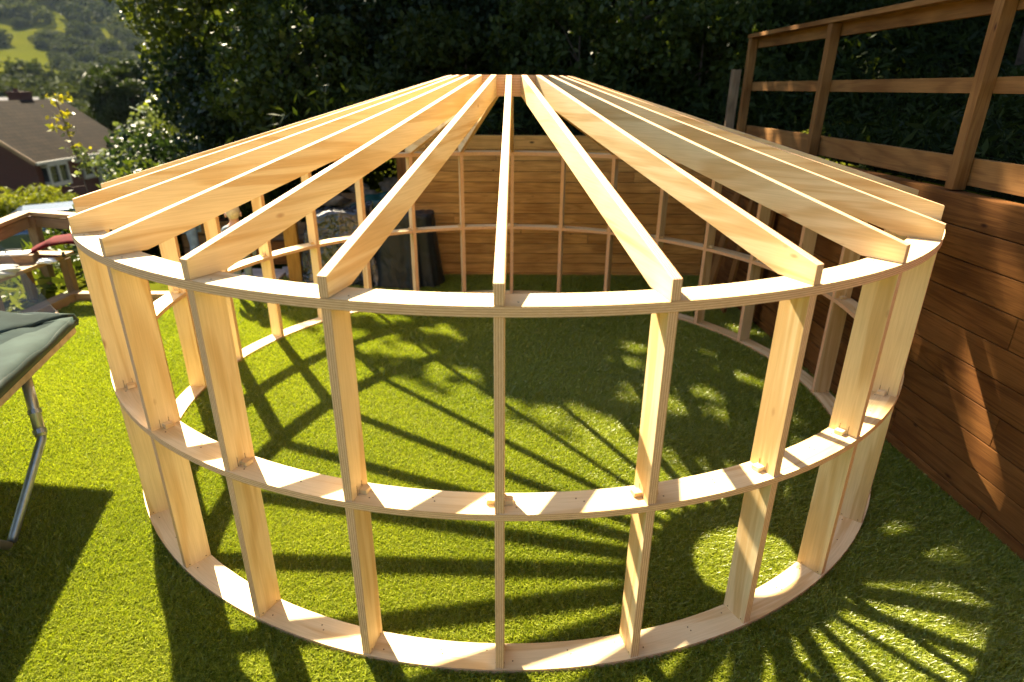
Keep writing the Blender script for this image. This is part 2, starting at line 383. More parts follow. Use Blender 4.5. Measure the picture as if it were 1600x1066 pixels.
grid('slope', np.concatenate([np.linspace(2.86, 6, 16), np.linspace(6.4, 60, 50)]), np.linspace(-22, 3.36, 60),
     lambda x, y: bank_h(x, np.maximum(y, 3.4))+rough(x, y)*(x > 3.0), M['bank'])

# lawn: a base sheet and, above it, the pile of the artificial turf
lawn = MB()
lawn.add([(-4.75, -7, 0), (2.75, -7, 0), (2.45, 3.22, 0), (-3.55, 3.22, 0), (-3.55, 2.12, 0), (-4.75, 2.12, 0)], [(0, 1, 2, 3, 4, 5)])
tag(lawn.build('lawn', M['lawn']), kind='structure')
def blades():
    NB = 1600000
    C = np.array([0, -4.27])
    P = np.empty((0, 2))
    while len(P) < NB:
        q = rng.uniform([-4.75, -4.0], [2.62, 3.2], (900000, 2))
        q = q[(q[:, 0] < np.array(wallx(0)) + (q[:, 1])*(WB.x-WA.x)/(WB.y-WA.y)) & ~((q[:, 0] < -3.55) & (q[:, 1] > 2.12))]
        d = q-C; dist = np.hypot(d[:, 0], d[:, 1])
        keep = (np.abs(d[:, 0]) < .95*d[:, 1]+1.3) & (d[:, 1] > .7) & (rng.random(len(q)) < np.clip((3.3/np.hypot(dist, 2.2))**1.7, 0, 1))
        P = np.concatenate([P, q[keep]])
    P = P[:NB]; n = len(P)
    d = np.hypot(np.hypot(P[:, 0], P[:, 1]+4.27), 2.2)
    w = (.0007+.00031*d)*rng.uniform(.7, 1.3, n); h = rng.uniform(.016, .032, n)
    a = rng.uniform(0, 2*np.pi, n); lean = rng.uniform(.1, 1.0, n)
    # the pile lies over in drifts
    fx = .25*np.sin(P[:, 0]*1.7+P[:, 1]*.9)+.2; fy = .25*np.cos(P[:, 0]*.8-P[:, 1]*1.3)-.2
    la = rng.uniform(0, 2*np.pi, n); lx = np.cos(la)*lean+fx*.6; ly = np.sin(la)*lean+fy*.6
    ux, uy = np.cos(a)*w, np.sin(a)*w
    B = np.stack([P[:, 0], P[:, 1], np.zeros(n)], 1); U = np.stack([ux, uy, np.zeros(n)], 1)
    Mi = B + np.stack([lx*h*.35, ly*h*.35, h*.6], 1); T = B + np.stack([lx*h*1.05, ly*h*1.05, h*.95], 1)
    V = np.stack([B-U, B+U, Mi+U*.9, Mi-U*.9, T+U*.25, T-U*.25], 1).reshape(-1, 3)
    k = np.arange(n)[:, None]*6
    F = np.concatenate([k+np.array([[0, 1, 2, 3]]), k+np.array([[3, 2, 4, 5]])], 0)
    patch = .5+.5*np.sin(P[:, 0]*3.1+np.sin(P[:, 1]*2.7)*1.3)*np.cos(P[:, 1]*2.2)
    r = np.clip(rng.random(n)*.8+patch*.2, 0, 1)
    o = np_mesh('grass', V, F, M['grass'], rnd=np.repeat(r, 6)); tag(o, kind='stuff')
blades()

# ---------------------------------------------------------------- the round timber frame
NP = 28; RO = 2.5; RI = 2.375; PHI = -0.012188
ZB, ZM, ZT, ZC = 0.030, 0.8015, 1.5865, 2.276
frame = empty('yurt_frame', (0, 0, 0), 0, 'large round plywood yurt frame with radiating roof rafters, standing on the lawn', 'yurt frame')
def hoop(name, z1, th, ro, ri, nseg=168, joints=14, screws=True):
    b = MB()
    for k in range(nseg):
        a0 = 2*math.pi*k/nseg; a1 = 2*math.pi*(k+1)/nseg; o = 7.3*(k*joints//nseg)
        vs = []; ts = []
        for z in (z1-th, z1):
            for r, a in ((ri, a0), (ro, a0), (ro, a1), (ri, a1)):
                vs.append((r*math.sin(a), -r*math.cos(a), z)); ts.append((ro*a+o, r+o*.61, z-z1))
        fs = [(0, 3, 2, 1), (4, 5, 6, 7), (1, 2, 6, 5), (3, 0, 4, 7)]
        b.add(vs, fs, [0, 0, 1, 1], ts)
    if screws:
        for k in range(NP):
            for da, rr in ((-.022, 2.41), (.024, 2.46), (-.10, 2.44), (.12, 2.42)):
                a = 2*math.pi*k/NP+da+random.uniform(-.004, .004); c = (rr*math.sin(a), -rr*math.cos(a))
                b.tube([(c[0], c[1], z1-.002), (c[0], c[1], z1+.0008)], .0032, 8, 2)
    ob = b.build(name, [M['ply'], M['edge'], M['slot']], frame); ob.rotation_euler = (0, 0, PHI)
    return ob
hoop('base_ring', ZB, .028, RO+.002, RI)
hoop('middle_ring', ZM, .028, RO+.002, RI)
hoop('top_ring', ZT, .036, RO+.002, RI)
cr = hoop('crown_ring', ZC, .117, .397, .295, 84, 4, False)

TH = .034
# rafter, built along +x from the crown to the outer end
rb = MB()
prof = [(RO, ZT+.001), (RO, ZT+.073), (.398, ZC), (.398, ZC-.117), (RI-.03, ZT+.001)]
rb.prism(prof, -TH/2, TH/2, 0, [1, 1, 1, 1, 1])
# post between the base hoop and the top hoop
def post_mb():
    b = MB(); z0, z1 = ZB, ZT-.036
    b.board((RO-.0625-.002, 0, z0), (RO-.0625-.002, 0, z1), .121, TH, side=(1, 0, 0), mf=0, me=1, off=0)
    for s_ in (-1, 1):
        y = s_*(TH/2+.0006)
        for dx in (-.019, .019):
            b.box((RO-.062+dx, y, ZM+.021), (.0014, .0012, .042), 2)
        for dx in (-.04, .04): b.box((RO-.062+dx, y, z0+.012), (.005, .0012, .004), 2)
    return b
pegb = MB()
pegb.add([(RO-.088, -.050, ZM+.001), (RO-.052, -.050, ZM+.001), (RO-.052, .050, ZM+.001), (RO-.088, .050, ZM+.001),
          (RO-.088, -.050, ZM+.018), (RO-.052, -.047, ZM+.020), (RO-.052, .047, ZM+.020), (RO-.088, .050, ZM+.018)],
         [(0, 3, 2, 1), (4, 5, 6, 7), (0, 1, 5, 4), (1, 2, 6, 5), (2, 3, 7, 6), (3, 0, 4, 7)], [0]*6)
raf0 = pos0 = peg0 = None
for k in range(NP):
    ang = PHI + 2*math.pi*k/NP; rz = ang - math.pi/2
    if k == 0:
        raf0 = rb.build('rafter', [M['ply'], M['edge']], frame, bevel=.0015)
        pos0 = post_mb().build('post', [M['ply'], M['edge'], M['slot']], frame)
        peg0 = pegb.build('peg', [M['ply']], pos0, bevel=.002)
        r, p = raf0, pos0
    else:
        r = raf0.copy(); COL.objects.link(r); r.parent = frame
        p = pos0.copy(); COL.objects.link(p); p.parent = frame
        if True:
            g = peg0.copy(); COL.objects.link(g); g.parent = p
    r.rotation_euler = (0, 0, rz); p.rotation_euler = (0, 0, rz)

# ---------------------------------------------------------------- retaining walls, boards and rails
def frnd(): return random.uniform(0, 90)
def sleeper_wall(name, A, B, z_seams, th, label, up=True, nrm=None, mat='sleeper', parentname=None, lens=2.4):
    root = empty(name, ((A[0]+B[0])/2, (A[1]+B[1])/2, 0), 0, label, 'retaining wall')
    b = MB(); A = Vector(A); B = Vector(B); c = root.location; L = (B-A).length; d = (B-A).normalized(); n = Vector((-d.y, d.x, 0)) if nrm is None else Vector(nrm)
    row = 0
    for z0, z1 in zip(z_seams[:-1], z_seams[1:]):
        x = -((row*.83) % lens)*1.0; row += 1
        while x < L:
            x0 = max(x, 0); x1 = min(x+lens, L)
            if x1-x0 > .02:
                jit = random.uniform(0, .004)
                pa = A + d*(x0+.002) + n*(th/2-jit); pb = A + d*(x1-.002) + n*(th/2-jit)
                pa.z = pb.z = (z0+z1)/2
                b.board(pa-c, pb-c, z1-z0-.006, th, side=(0, 0, 1), off=frnd())
            x += lens
    o = b.build('board_stack', [M[mat]], root, bevel=.003)
    k = MB(); pa = A + n*(th*.55+.012); pb = B + n*(th*.55+.012); zt = z_seams[-1]-.02
    pa.z = pb.z = (zt-.05)/2
    k.board(pa-c, pb-c, zt+.05, th*.7, side=(0, 0, 1)); k.build('backing', [M['gap']], root)
    return root
nr = (WB-WA).cross(Vector((0, 0, 1))).normalized()
if nr.x < 0: nr = -nr
seams = [-.09+.1756*i for i in range(11)]
rw = sleeper_wall('sleeper_wall', WA, WB, seams, .10, 'long brown sleeper wall along the right side of the lawn, lit in patches', nrm=nr)
bw = sleeper_wall('sleeper_wall', (-1.20, 3.24, 0), (2.44, 3.26, 0), [-.1+.1255*i for i in range(14)]+[1.69], .08,
                  'orange boarded wall across the back of the lawn behind the yurt frame', nrm=(0, 1, 0), lens=5.5, mat='panel')
# fence of posts and rails standing on the right-hand wall
fe = empty('rail_fence', (wallx(0)+.05, 0, 1.67), 0, 'open timber fence of posts and two rails on top of the right-hand sleeper wall', 'fence')
fc = fe.location
def wp(y, off, z): return Vector((wallx(y)+off, y, z)) - fc
for y in (2.72, 1.12, -.62, -2.35, -4.1):
    b = MB(); b.board(wp(y, .055, 1.672), wp(y, .055, 2.69), .075, .075, side=(0, 1, 0)); b.build('fence_post', [M['rail']], fe, bevel=.003)
b = MB(); b.board(wp(2.76, .118, 2.655), wp(-5.5, .118, 2.655), .11, .04, side=(0, 0, 1)); b.build('top_rail', [M['rail']], fe, bevel=.002)
b = MB(); b.board(wp(2.77, .07, 2.712), wp(-5.5, .07, 2.712), .12, .036, side=(1, 0, 0)); b.build('capping', [M['rail']], fe, bevel=.002)
b = MB(); b.board(wp(2.76, .11, 2.235), wp(-5.5, .11, 2.235), .085, .035, side=(0, 0, 1)); b.build('middle_rail', [M['rail']], fe, bevel=.002)
b = MB(); b.board(wp(2.8, .12, 1.772), wp(-5.5, .12, 1.772), .15, .04, side=(0, 0, 1)); b.build('kick_board', [M['rail']], fe, bevel=.002)
# small steel bracket at the foot of the near post
# corner posts and leaning offcuts
def lone_post(name, x, y, z0, z1, w, mat, label, cat='post', rz=0, cap=None):
    b = MB(); b.board((0, 0, z0), (0, 0, z1), w, w, side=(1, 0, 0), off=frnd())
    o = b.build(name, [M[mat]], None, bevel=.004); o.location = (x, y, 0); o.rotation_euler = (0, 0, rz); return tag(o, label, cat)
lone_post('timber_post', -1.27, 3.22, 0, 1.60, .12, 'rail', 'orange square post at the left end of the back wall')
lone_post('timber_post', -2.60, 2.93, 0, 0.80, .15, 'postwood', 'short thick yellow post standing left of the dark plastic heap', rz=.2)
lone_post('timber_post', 2.66, 3.55, 1.5, 2.42, .09, 'oldwood', 'grey weathered post behind the far end of the rail fence')
for i, (y0, w, ln, l) in enumerate(((2.15, .16, 1.62, 'rough sawn plank leaning on the right wall, nearest the back corner'),
                                  (1.85, .10, 1.55, 'narrow orange plank leaning on the right wall beside the rough plank'),
                                  (1.45, .15, 1.58, 'wide pale plank leaning on the right wall in front of the narrow one'))):
    b = MB(); b.board((wallx(y0)-.30+.1*i, y0, .01), (wallx(y0)-.035, y0-.02, ln), w, .03, side=(0, 1, 0)); o = b.build('plank', [M['rail']], None, bevel=.002); tag(o, l, 'plank', 'planks leaning on the right wall')
# lawn edging (low sleepers at the back left)
b = MB(); b.board((-4.83, 2.16, .045), (-3.55, 2.16, .045), .10, .11, side=(0, 0, 1)); o = b.build('edging_board', [M['bench']], None, bevel=.004); tag(o, 'low pale edging timber along the back left of the lawn', 'edging')
b = MB(); b.board((-4.83, 2.10, .03), (-4.83, -3, .03), .14, .15, side=(0, 0, 1)); o = b.build('edging_board', [M['bench']], None, bevel=.004); tag(o, 'long pale edging timber on the left side of the lawn under the bench', 'edging')
b = MB(); b.board((-3.5, 2.16, .02), (-3.5, 3.2, .02), .08, .08, side=(0, 0, 1)); o = b.build('edging_board', [M['bench']], None, bevel=.004); tag(o, 'short edging timber behind the child at the back of the lawn', 'edging')

# ---------------------------------------------------------------- foliage helpers
def leaf_quads(C, size, n_dir=None, flat=0.0, elong=1.6):
    """C (n,3) centres, size (n,) -> folded leaf quads"""
    n = len(C)
    a = rng.normal(size=(n, 3)); a[:, 2] *= (1-flat*.6); a /= np.linalg.norm(a, axis=1)[:, None]
    b = rng.normal(size=(n, 3)); b -= a*(a*b).sum(1)[:, None]; b /= np.linalg.norm(b, axis=1)[:, None]
    c = np.cross(a, b)
    L = a*(size*elong*.5)[:, None]; W = b*(size*.5)[:, None]; H = c*(size*.12)[:, None]
    V = np.stack([C-L, C+W+H-L*.1, C+L, C-W+H-L*.1], 1).reshape(-1, 3)
    F = np.arange(n*4).reshape(n, 4)
    return V, F

def clump_points(centres, radii_, per, shell=.55):
    out = []; own = []
    for i, (c, r) in enumerate(zip(centres, radii_)):
        n = int(per*(r if np.isscalar(r) else np.mean(r))**2) if per > 0 else 0
        d = rng.normal(size=(n, 3)); d /= np.linalg.norm(d, axis=1)[:, None]
        q = rng.uniform(shell**3, 1, n)**(1/3)
        out.append(c + d*q[:, None]*np.asarray(r)*np.array([1, 1, .8])); own.append(np.full(n, i))
    return np.concatenate(out), np.concatenate(own)

def tree(name, base, height, crown_c, crown_r, nclump, clump_r, per, leaf, mat, label, cat='tree', group=None, trunk_r=.18, limbs=9,
         extra=None, keep=None, tint=.35, low=0.25, lean=(0, 0), parts=True, bark='bark'):
    """base world xyz; crown ellipsoid centre/radii relative to base"""
    root = empty(name, base, 0, label, cat, group)
    cc = np.array(crown_c, float); cr_ = np.array(crown_r, float)
    d = rng.normal(size=(nclump, 3)); d /= np.linalg.norm(d, axis=1)[:, None]
    q = rng.uniform(low, 1, nclump)**(1/2.2)
    ctr = cc + d*q[:, None]*cr_
    if extra is not None: ctr = np.concatenate([ctr, np.array(extra, float)])
    ctr = ctr[ctr[:, 2] > .15*clump_r]
    if keep is not None: ctr = ctr[keep(ctr+np.array(base))]
    rad = rng.uniform(.65, 1.3, len(ctr))*clump_r
    P, own = clump_points(ctr, rad, per)
    if base[1] > 4 and base[1] < 20:
        if keep is not None:
            q_ = keep(P+np.array(base)-np.array([0, 0, .12])); P = P[q_]; own = own[q_]
        ok_ = ~(in_gap(P+np.array(base), .03) | in_speck(P+np.array(base))); P = P[ok_]; own = own[ok_]
    s = leaf*rng.uniform(.6, 1.3, len(P))
    V, F = leaf_quads(P, s)
    cr2 = rng.random(len(ctr))
    rn = np.clip(cr2[own]*tint + rng.random(len(P))*(1-tint), 0, 1)
    np_mesh('crown', V, F, M[mat], root, rnd=np.repeat(rn, 4))
    if trunk_r > 0:
        t = MB(); top = Vector((cc[0]*.8+lean[0], cc[1]*.8+lean[1], min(cc[2]+cr_[2]*.35, height)))
        pts = [Vector((0, 0, -.3)).lerp(top, k/6)+Vector((random.uniform(-1, 1), random.uniform(-1, 1), 0))*trunk_r*.5*(k > 0) for k in range(7)]
        t.tube(pts, [trunk_r*(1.15-.85*k/6) for k in range(7)], 9)
        idx = rng.choice(len(ctr), min(limbs, len(ctr)), replace=False)
        for ii in idx:
            e = Vector(ctr[ii]); f = random.uniform(.2, .8); s0 = pts[int(f*6)]
            m = s0.lerp(e, .5)+Vector((0, 0, .12*(e-s0).length))
            t.tube([s0, s0.lerp(m, .5), m, m.lerp(e, .5), e], [trunk_r*.38*x for x in (1, .8, .6, .4, .18)], 6)
        t.build('trunk', [M[bark]], root, smooth=True)
    return root

# openings in the foliage, as sun rays meeting the plane y=6 at (x, z): they let the dapples through
GAPS = [(-3.69, 4.47, .20), (-4.55, 5.89, .25), (-4.15, 6.69, .2), (-3.7, 5.59, .16), (-4.2, 6.18, .2), (-4.2, 7.21, .22), (-4.04, 5.19, .16), (-3.81, 7.55, .18), (-3.53, 7.69, .2),
        (-2.12, 6.08, .13), (-1.69, 6.03, .12), (-1.55, 6.24, .12), (-2.46, 6.45, .12), (-1.72, 6.66, .14), (-.7, 5.55, .12), (-2.37, 7.13, .13), (-1.74, 6.87, .12), (-2.75, 7.38, .14), (-2.51, 7.49, .12),
        (-2.82, 7.14, .16), (-3.89, 8.0, .2), (-3.57, 8.0, .2), (-2.09, 7.54, .13), (-2.68, 8.33, .11), (-3.08, 8.7, .12), (-2.8, 9.1, .12), (-3.13, 9.57, .13), (-2.41, 7.89, .09), (-4.29, 4.97, .2), (-4.76, 5.61, .2),
        (-1.87, 8.29, .07), (-1.95, 8.36, .07), (-2.13, 9.27, .10), (-2.16, 9.1, .10), (-2.03, 9.24, .09), (-1.99, 9.79, .12), (-1.95, 8.92, .07), (.17, 6.95, .09), (-.24, 7.75, .09), (.14, 6.49, .08), (-.17, 7.1, .07),
        (-.44, 7.62, .08), (.04, 6.28, .08), (-.10, 6.54, .07), (-1.5, 9.16, .09), (-1.89, 9.99, .12), (-1.15, 8.49, .08), (-1.79, 8.68, .08), (-3.2, 8.35, .13), (-4.02, 4.45, .42), (-4.2, 4.35, .15), (-4.5, 4.1, .14), (.92, 4.64, .12), (.6, 4.9, .1)]
def in_gap(W, grow=0.0):
    xp = W[:, 0]+.64*(W[:, 1]-6); zp = W[:, 2]-1.175*(W[:, 1]-6); hit = np.zeros(len(W), bool)
    for gx, gz, gr in GAPS:
        a = np.arctan2(zp-gz, xp-gx); hit |= (xp-gx)**2+(zp-gz)**2 < ((gr+grow)*(1+.35*np.sin(3*a+gx*9)+.25*np.sin(5*a+gz*7)))**2
    return hit

SPECK = np.column_stack([rng.uniform(-5.2, 4.5, 420), rng.uniform(-3.5, 4.4, 420), rng.uniform(.05, .16, 420), rng.uniform(6.3, 8.6, 420)])
def in_speck(W):
    xp = W[:, 0]+.64*(W[:, 1]-6); zp = W[:, 2]-1.175*(W[:, 1]-6); hit = np.zeros(len(W), bool)
    for gx, gz, gr, cy in SPECK: hit |= ((xp-gx)**2+(zp-gz)**2 < gr*gr) & (W[:, 1] > cy)
    return hit

def bh(x, y): return float(bank_h(np.array(float(x)), np.array(float(y))))
def gh(x, y): return float(ground_h(np.array(float(x)), np.array(float(y))))

# tree masses behind the yard. A crown clump at (x,y,z) shades the ray that meets the plane y=6 at
# (x+.64(y-6), z-1.175(y-6)); keep the crown inside the outline that gives the photograph's lawn shade
def shade_ok(margin=0.0):
    def f(P):
        xp = P[:, 0]+.64*(P[:, 1]-6); zp = P[:, 2]-1.175*(P[:, 1]-6)
        lim = np.interp(xp, [-20, -6.2, -5.2, -4.9, -4.5, -4.1, -3.8, -3.5, -3.38, -3.28, -3.0, -2.6, -2.3, -2.05, -1.5, 0, 20], [-3, 1.0, 4.6, 6.1, 6.85, 7.5, 7.85, 8.0, 8.3, 9.7, 9.75, 9.7, 9.75, 10.3, 10.6, 14, 40])
        return zp < lim-margin
    return f
BG = 'tall trees in the dark wood behind the yard'
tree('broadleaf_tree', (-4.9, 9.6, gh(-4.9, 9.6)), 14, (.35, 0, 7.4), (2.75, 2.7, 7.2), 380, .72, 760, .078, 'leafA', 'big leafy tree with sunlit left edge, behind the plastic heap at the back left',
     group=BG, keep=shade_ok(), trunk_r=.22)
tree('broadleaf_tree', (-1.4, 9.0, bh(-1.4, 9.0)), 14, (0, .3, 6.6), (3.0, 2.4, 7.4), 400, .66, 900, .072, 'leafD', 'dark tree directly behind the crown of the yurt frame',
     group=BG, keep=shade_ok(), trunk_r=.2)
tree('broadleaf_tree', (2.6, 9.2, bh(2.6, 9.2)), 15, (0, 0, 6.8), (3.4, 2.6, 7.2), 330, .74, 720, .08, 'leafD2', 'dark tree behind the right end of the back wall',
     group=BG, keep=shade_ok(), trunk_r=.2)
tree('broadleaf_tree', (-3.2, 8.7, bh(-3.2, 8.7)), 15.5, (-.8, 0, 11.0), (2.5, 1.6, 3.4), 230, .66, 700, .08, 'leafD', 'tall slender tree added between the two left trees to shade the right wall',
     group=BG, keep=shade_ok(), trunk_r=.16, extra=[(x+3.2, y-8.7, z-bh(-3.2, 8.7)) for x, y, z in ((-4.95, 8.7, 12.55), (-4.8, 8.8, 12.75), (-4.6, 8.6, 12.5), (-4.75, 8.5, 12.2), (-4.45, 8.9, 12.8), (-4.9, 9.1, 12.9))])  # tall crown and extra clumps added to shade the right wall and lawn
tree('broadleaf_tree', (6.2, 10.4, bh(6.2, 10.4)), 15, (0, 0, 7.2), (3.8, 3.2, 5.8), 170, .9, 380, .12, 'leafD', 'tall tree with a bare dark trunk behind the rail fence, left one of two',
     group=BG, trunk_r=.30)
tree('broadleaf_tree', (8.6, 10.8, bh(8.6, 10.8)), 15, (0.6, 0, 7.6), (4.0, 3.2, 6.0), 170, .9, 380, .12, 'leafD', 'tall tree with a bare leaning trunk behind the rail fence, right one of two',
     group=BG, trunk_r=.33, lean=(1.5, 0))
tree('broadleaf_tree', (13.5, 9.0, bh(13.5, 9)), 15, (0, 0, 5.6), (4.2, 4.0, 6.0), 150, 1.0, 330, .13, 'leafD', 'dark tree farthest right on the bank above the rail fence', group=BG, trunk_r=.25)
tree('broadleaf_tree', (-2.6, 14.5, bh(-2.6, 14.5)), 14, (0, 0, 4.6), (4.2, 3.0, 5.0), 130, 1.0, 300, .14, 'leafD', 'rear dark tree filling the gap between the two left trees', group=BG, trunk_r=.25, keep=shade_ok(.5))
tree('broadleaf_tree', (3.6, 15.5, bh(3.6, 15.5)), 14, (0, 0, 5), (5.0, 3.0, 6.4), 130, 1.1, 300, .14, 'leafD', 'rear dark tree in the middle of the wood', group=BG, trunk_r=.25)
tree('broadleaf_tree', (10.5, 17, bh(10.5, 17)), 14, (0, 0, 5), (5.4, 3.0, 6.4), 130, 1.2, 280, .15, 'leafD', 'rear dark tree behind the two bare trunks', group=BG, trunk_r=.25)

SH = 'shrubs growing along the top of the back wall'
for i, (x, y, rx, h, m, l) in enumerate((
        (-3.4, 5.6, 1.1, 1.7, 'leafM', 'green shrub behind the covered barbecue'),
        (-.6, 5.0, 1.1, 1.0, 'leafD', 'dark shrub on the back wall below the crown of the yurt frame'),
        (1.0, 5.4, 1.2, 1.3, 'leafM', 'shrub with mixed leaves right of the crown of the yurt frame'),
        (2.7, 5.2, 1.0, 1.25, 'leafM', 'shrub with yellow tips left of the rail fence'),
        (4.4, 6.2, 1.4, 1.0, 'leafD', 'low dark shrub behind the far end of the rail fence'))):
    tree('shrub', (x, y, bh(x, y)), h+1, (0, 0, h*.55), (rx, .8, h*.6), 34, .38, 1500, .062, m, l, 'shrub', SH, trunk_r=.03, limbs=8)
HG = 'dark hedge bushes behind the terrace'
for x, y, l in ((-6.6, 8.2, 'dark hedge bush at the left end behind the terrace'), (-4.6, 6.8, 'dark hedge bush behind the stones on the terrace'), (-2.7, 6.6, 'dark hedge bush behind the teal sheet'), (-1.0, 6.6, 'dark hedge bush behind the left end of the back wall')):
    z = min(gh(x, y), bh(x, y)) if x < -6 else bh(x, y)-.3
    tree('hedge_bush', (x, y, z), 3, (0, 0, 1.1), (1.25, .8, 1.5), 60, .45, 1000, .07, 'leafD2', l, 'bush', HG, trunk_r=.05, limbs=8)
for x, y, h, l in ((5.8, 3.0, 9, 'tall unseen tree added on the bank above the middle of the rail fence'), (7.2, -1.5, 9, 'tall unseen tree added on the bank above the near end of the rail fence'), (6.0, -6.0, 9, 'tall unseen tree added on the bank beyond the near right corner')):  # trees added out of view to cut sky light on the right side
    tree('broadleaf_tree', (x, y, bh(x, 3.4)), h+4, (-.6, 0, 7.6), (3.4, 3.2, 3.6), 150, .9, 260, .13, 'leafD', l, group=BG, trunk_r=.2)
# thin stems in front of the wood
for i, (x, y, l) in enumerate(((-2.35, 6.6, 'thin reddish stem left of the crown of the yurt frame'), (-1.0, 6.9, 'thin straight stem just left of the crown of the yurt frame'), (1.9, 7.0, 'thin stem right of the crown of the yurt frame'), (4.3, 7.6, 'thin pale stem behind the first fence post'))):
    b = MB(); z = bh(x, y); b.tube([(0, 0, 0), (.08, 0, 1.2), (.02, .05, 2.6), (.18, 0, 4.2), (.1, 0, 6.0)], [.035, .03, .026, .02, .012], 8)
    for k in range(6): h_ = .8+k*.7; a = random.uniform(0, 6.28); b.tube([(.05, 0, h_), (.05+math.cos(a)*.3, math.sin(a)*.3, h_+.25), (.05+math.cos(a)*.6, math.sin(a)*.6, h_+.35)], [.012, .008, .004], 5)
    o = b.build('tree_stem', [M['bark']], None, smooth=True); o.location = (x, y, z); tag(o, l, 'stem', 'thin stems in the wood')
# undergrowth over the bank
def cover(name, xs, ys, n, size, mat, hfn, hgt=.3):
    P = rng.uniform([xs[0], ys[0]], [xs[1], ys[1]], (n, 2)); P = P[rng.random(len(P)) < .35+.65*(np.sin(P[:, 0]*1.7)*np.sin(P[:, 1]*1.9+P[:, 0]) > -.2)]
    z = hfn(P[:, 0], P[:, 1]) + rng.uniform(0, 1, len(P))**2*hgt*(1.2+np.sin(P[:, 0]*2.1)*np.cos(P[:, 1]*1.7))
    V, F = leaf_quads(np.stack([P[:, 0], P[:, 1], z], 1), size*rng.uniform(.5, 1.4, len(P)), elong=4.0)
    o = np_mesh(name, V, F, M[mat], rnd=np.repeat(rng.random(len(P)), 4)); tag(o, kind='stuff')
cover('undergrowth', (-6.5, 14), (3.5, 13), 90000, .045, 'leafD', lambda x, y: bank_h(x, y), .45)
cover('ground_cover', (2.82, 14), (-5, 4.5), 120000, .03, 'leafD', lambda x, y: bank_h(x, np.maximum(y, 3.4)), .25)
cover('rough_grass', (-22, -5.2), (-1.0, 22), 45000, .07, 'leafY', ground_h, .22)

# plants at the left
tree('garden_tree', (-10.2, 14.2, gh(-10.2, 14.2)), 4, (0, 0, 2.3), (.75, .9, 1.1), 34, .42, 620, .09, 'leafY', 'small sunlit leafy tree right of the brick house', group='garden trees below the yard', trunk_r=.07)
tree('garden_tree', (-8.9, 12.0, gh(-8.9, 12.0)), 4.5, (0, 0, 2.0), (1.3, 1.2, 1.9), 56, .5, 620, .085, 'leafPale', 'pale green bushy tree in front of the big tree with the sunlit edge', group='garden trees below the yard', trunk_r=.07)
tree('garden_tree', (-7.7, 11.4, gh(-7.7, 11.4)), 4.5, (0, 0, 2.4), (1.2, 1.0, 2.6), 60, .42, 760, .08, 'leafY', 'upright bright leafy bush at the foot of the big tree with the sunlit edge', group='garden trees below the yard', trunk_r=.06)
tree('round_tree', (-34.6, 56, gh(-34.6, 56)), 10, (0, 0, 5.2), (3.7, 3.6, 2.9), 110, .9, 380, .2, 'leafD', 'dark round tree beyond the roof of the brick house', trunk_r=.3)
tree('conifer_bush', (-17.6, 18.4, gh(-17.6, 18.4)), 3, (0, 0, 1.55), (1.5, 1.1, .55), 40, .34, 1300, .07, 'conif', 'feathery yellow-green conifer bush below the brick house', 'bush', 'conifer bushes below the house', trunk_r=.06)
tree('conifer_bush', (-20.4, 19.2, gh(-20.4, 19.2)), 3, (0, 0, 1.45), (1.4, 1.1, .55), 36, .34, 1300, .07, 'conif', 'second conifer bush cut off by the left edge of the photo', 'bush', 'conifer bushes below the house', trunk_r=.06)
GS = 'low shrubs beyond the back left edging'
for x, y, h, m, l in ((-5.6, 4.3, .5, 'leafM', 'low shrub behind the bench and red cloth'), (-4.9, 4.6, 1.1, 'leafM', 'dark green shrub left of the older child'), (-4.3, 5.0, 1.2, 'leafD', 'dark shrub behind the two children'),
                      (-3.1, 4.4, .9, 'leafD', 'green shrub behind the short yellow post')):
    z = min(gh(x, y), 0); tree('shrub', (x, y, z), h+.6, (0, 0, h*.6), (.75, .6, h*.6), 24, .3, 1700, .055, m, l, 'shrub', GS, trunk_r=.025, limbs=6)

# the sapling in front of the house
sp = empty('sapling', (-5.95, 4.5, -.3), 0, 'slender sapling with yellow leaves in front of the brick house', 'sapling')
b = MB(); sp_pts = [(0.05, 0, 0), (.02, 0, .5), (0, 0, 1.1), (-.05, 0.02, 1.7), (-.13, 0, 2.45)]
b.tube(sp_pts, [.016, .013, .010, .008, .004], 7)
LP = []
for k in range(54):
    f = random.uniform(.14, 1.0)*4; q = int(min(f, 3.99)); p = Vector(sp_pts[q]).lerp(Vector(sp_pts[q+1]), f-q)
    a = random.uniform(0, 6.28); ln = random.uniform(.06, .24)*(1.2-.5*f/4); e = p+Vector((math.cos(a)*ln, math.sin(a)*ln, random.uniform(-.02, .08)))
    b.tube([p, e], [.004, .002], 5)
    for _ in range(random.randint(4, 8)): LP.append(e+Vector((random.gauss(0, .05), random.gauss(0, .05), random.gauss(0, .03))))
b.build('stem', [M['bark']], sp)
LP = np.array([tuple(p) for p in LP]); V, F = leaf_quads(LP, .05*rng.uniform(.7, 1.3, len(LP)), flat=.0, elong=1.8)
zz = LP[:, 2]; goldm = (zz > 1.7).astype(int)
np_mesh('foliage', V, F, [M['leafPale'], M['leafGold']], sp, mi=goldm, rnd=np.repeat(rng.random(len(LP)), 4))

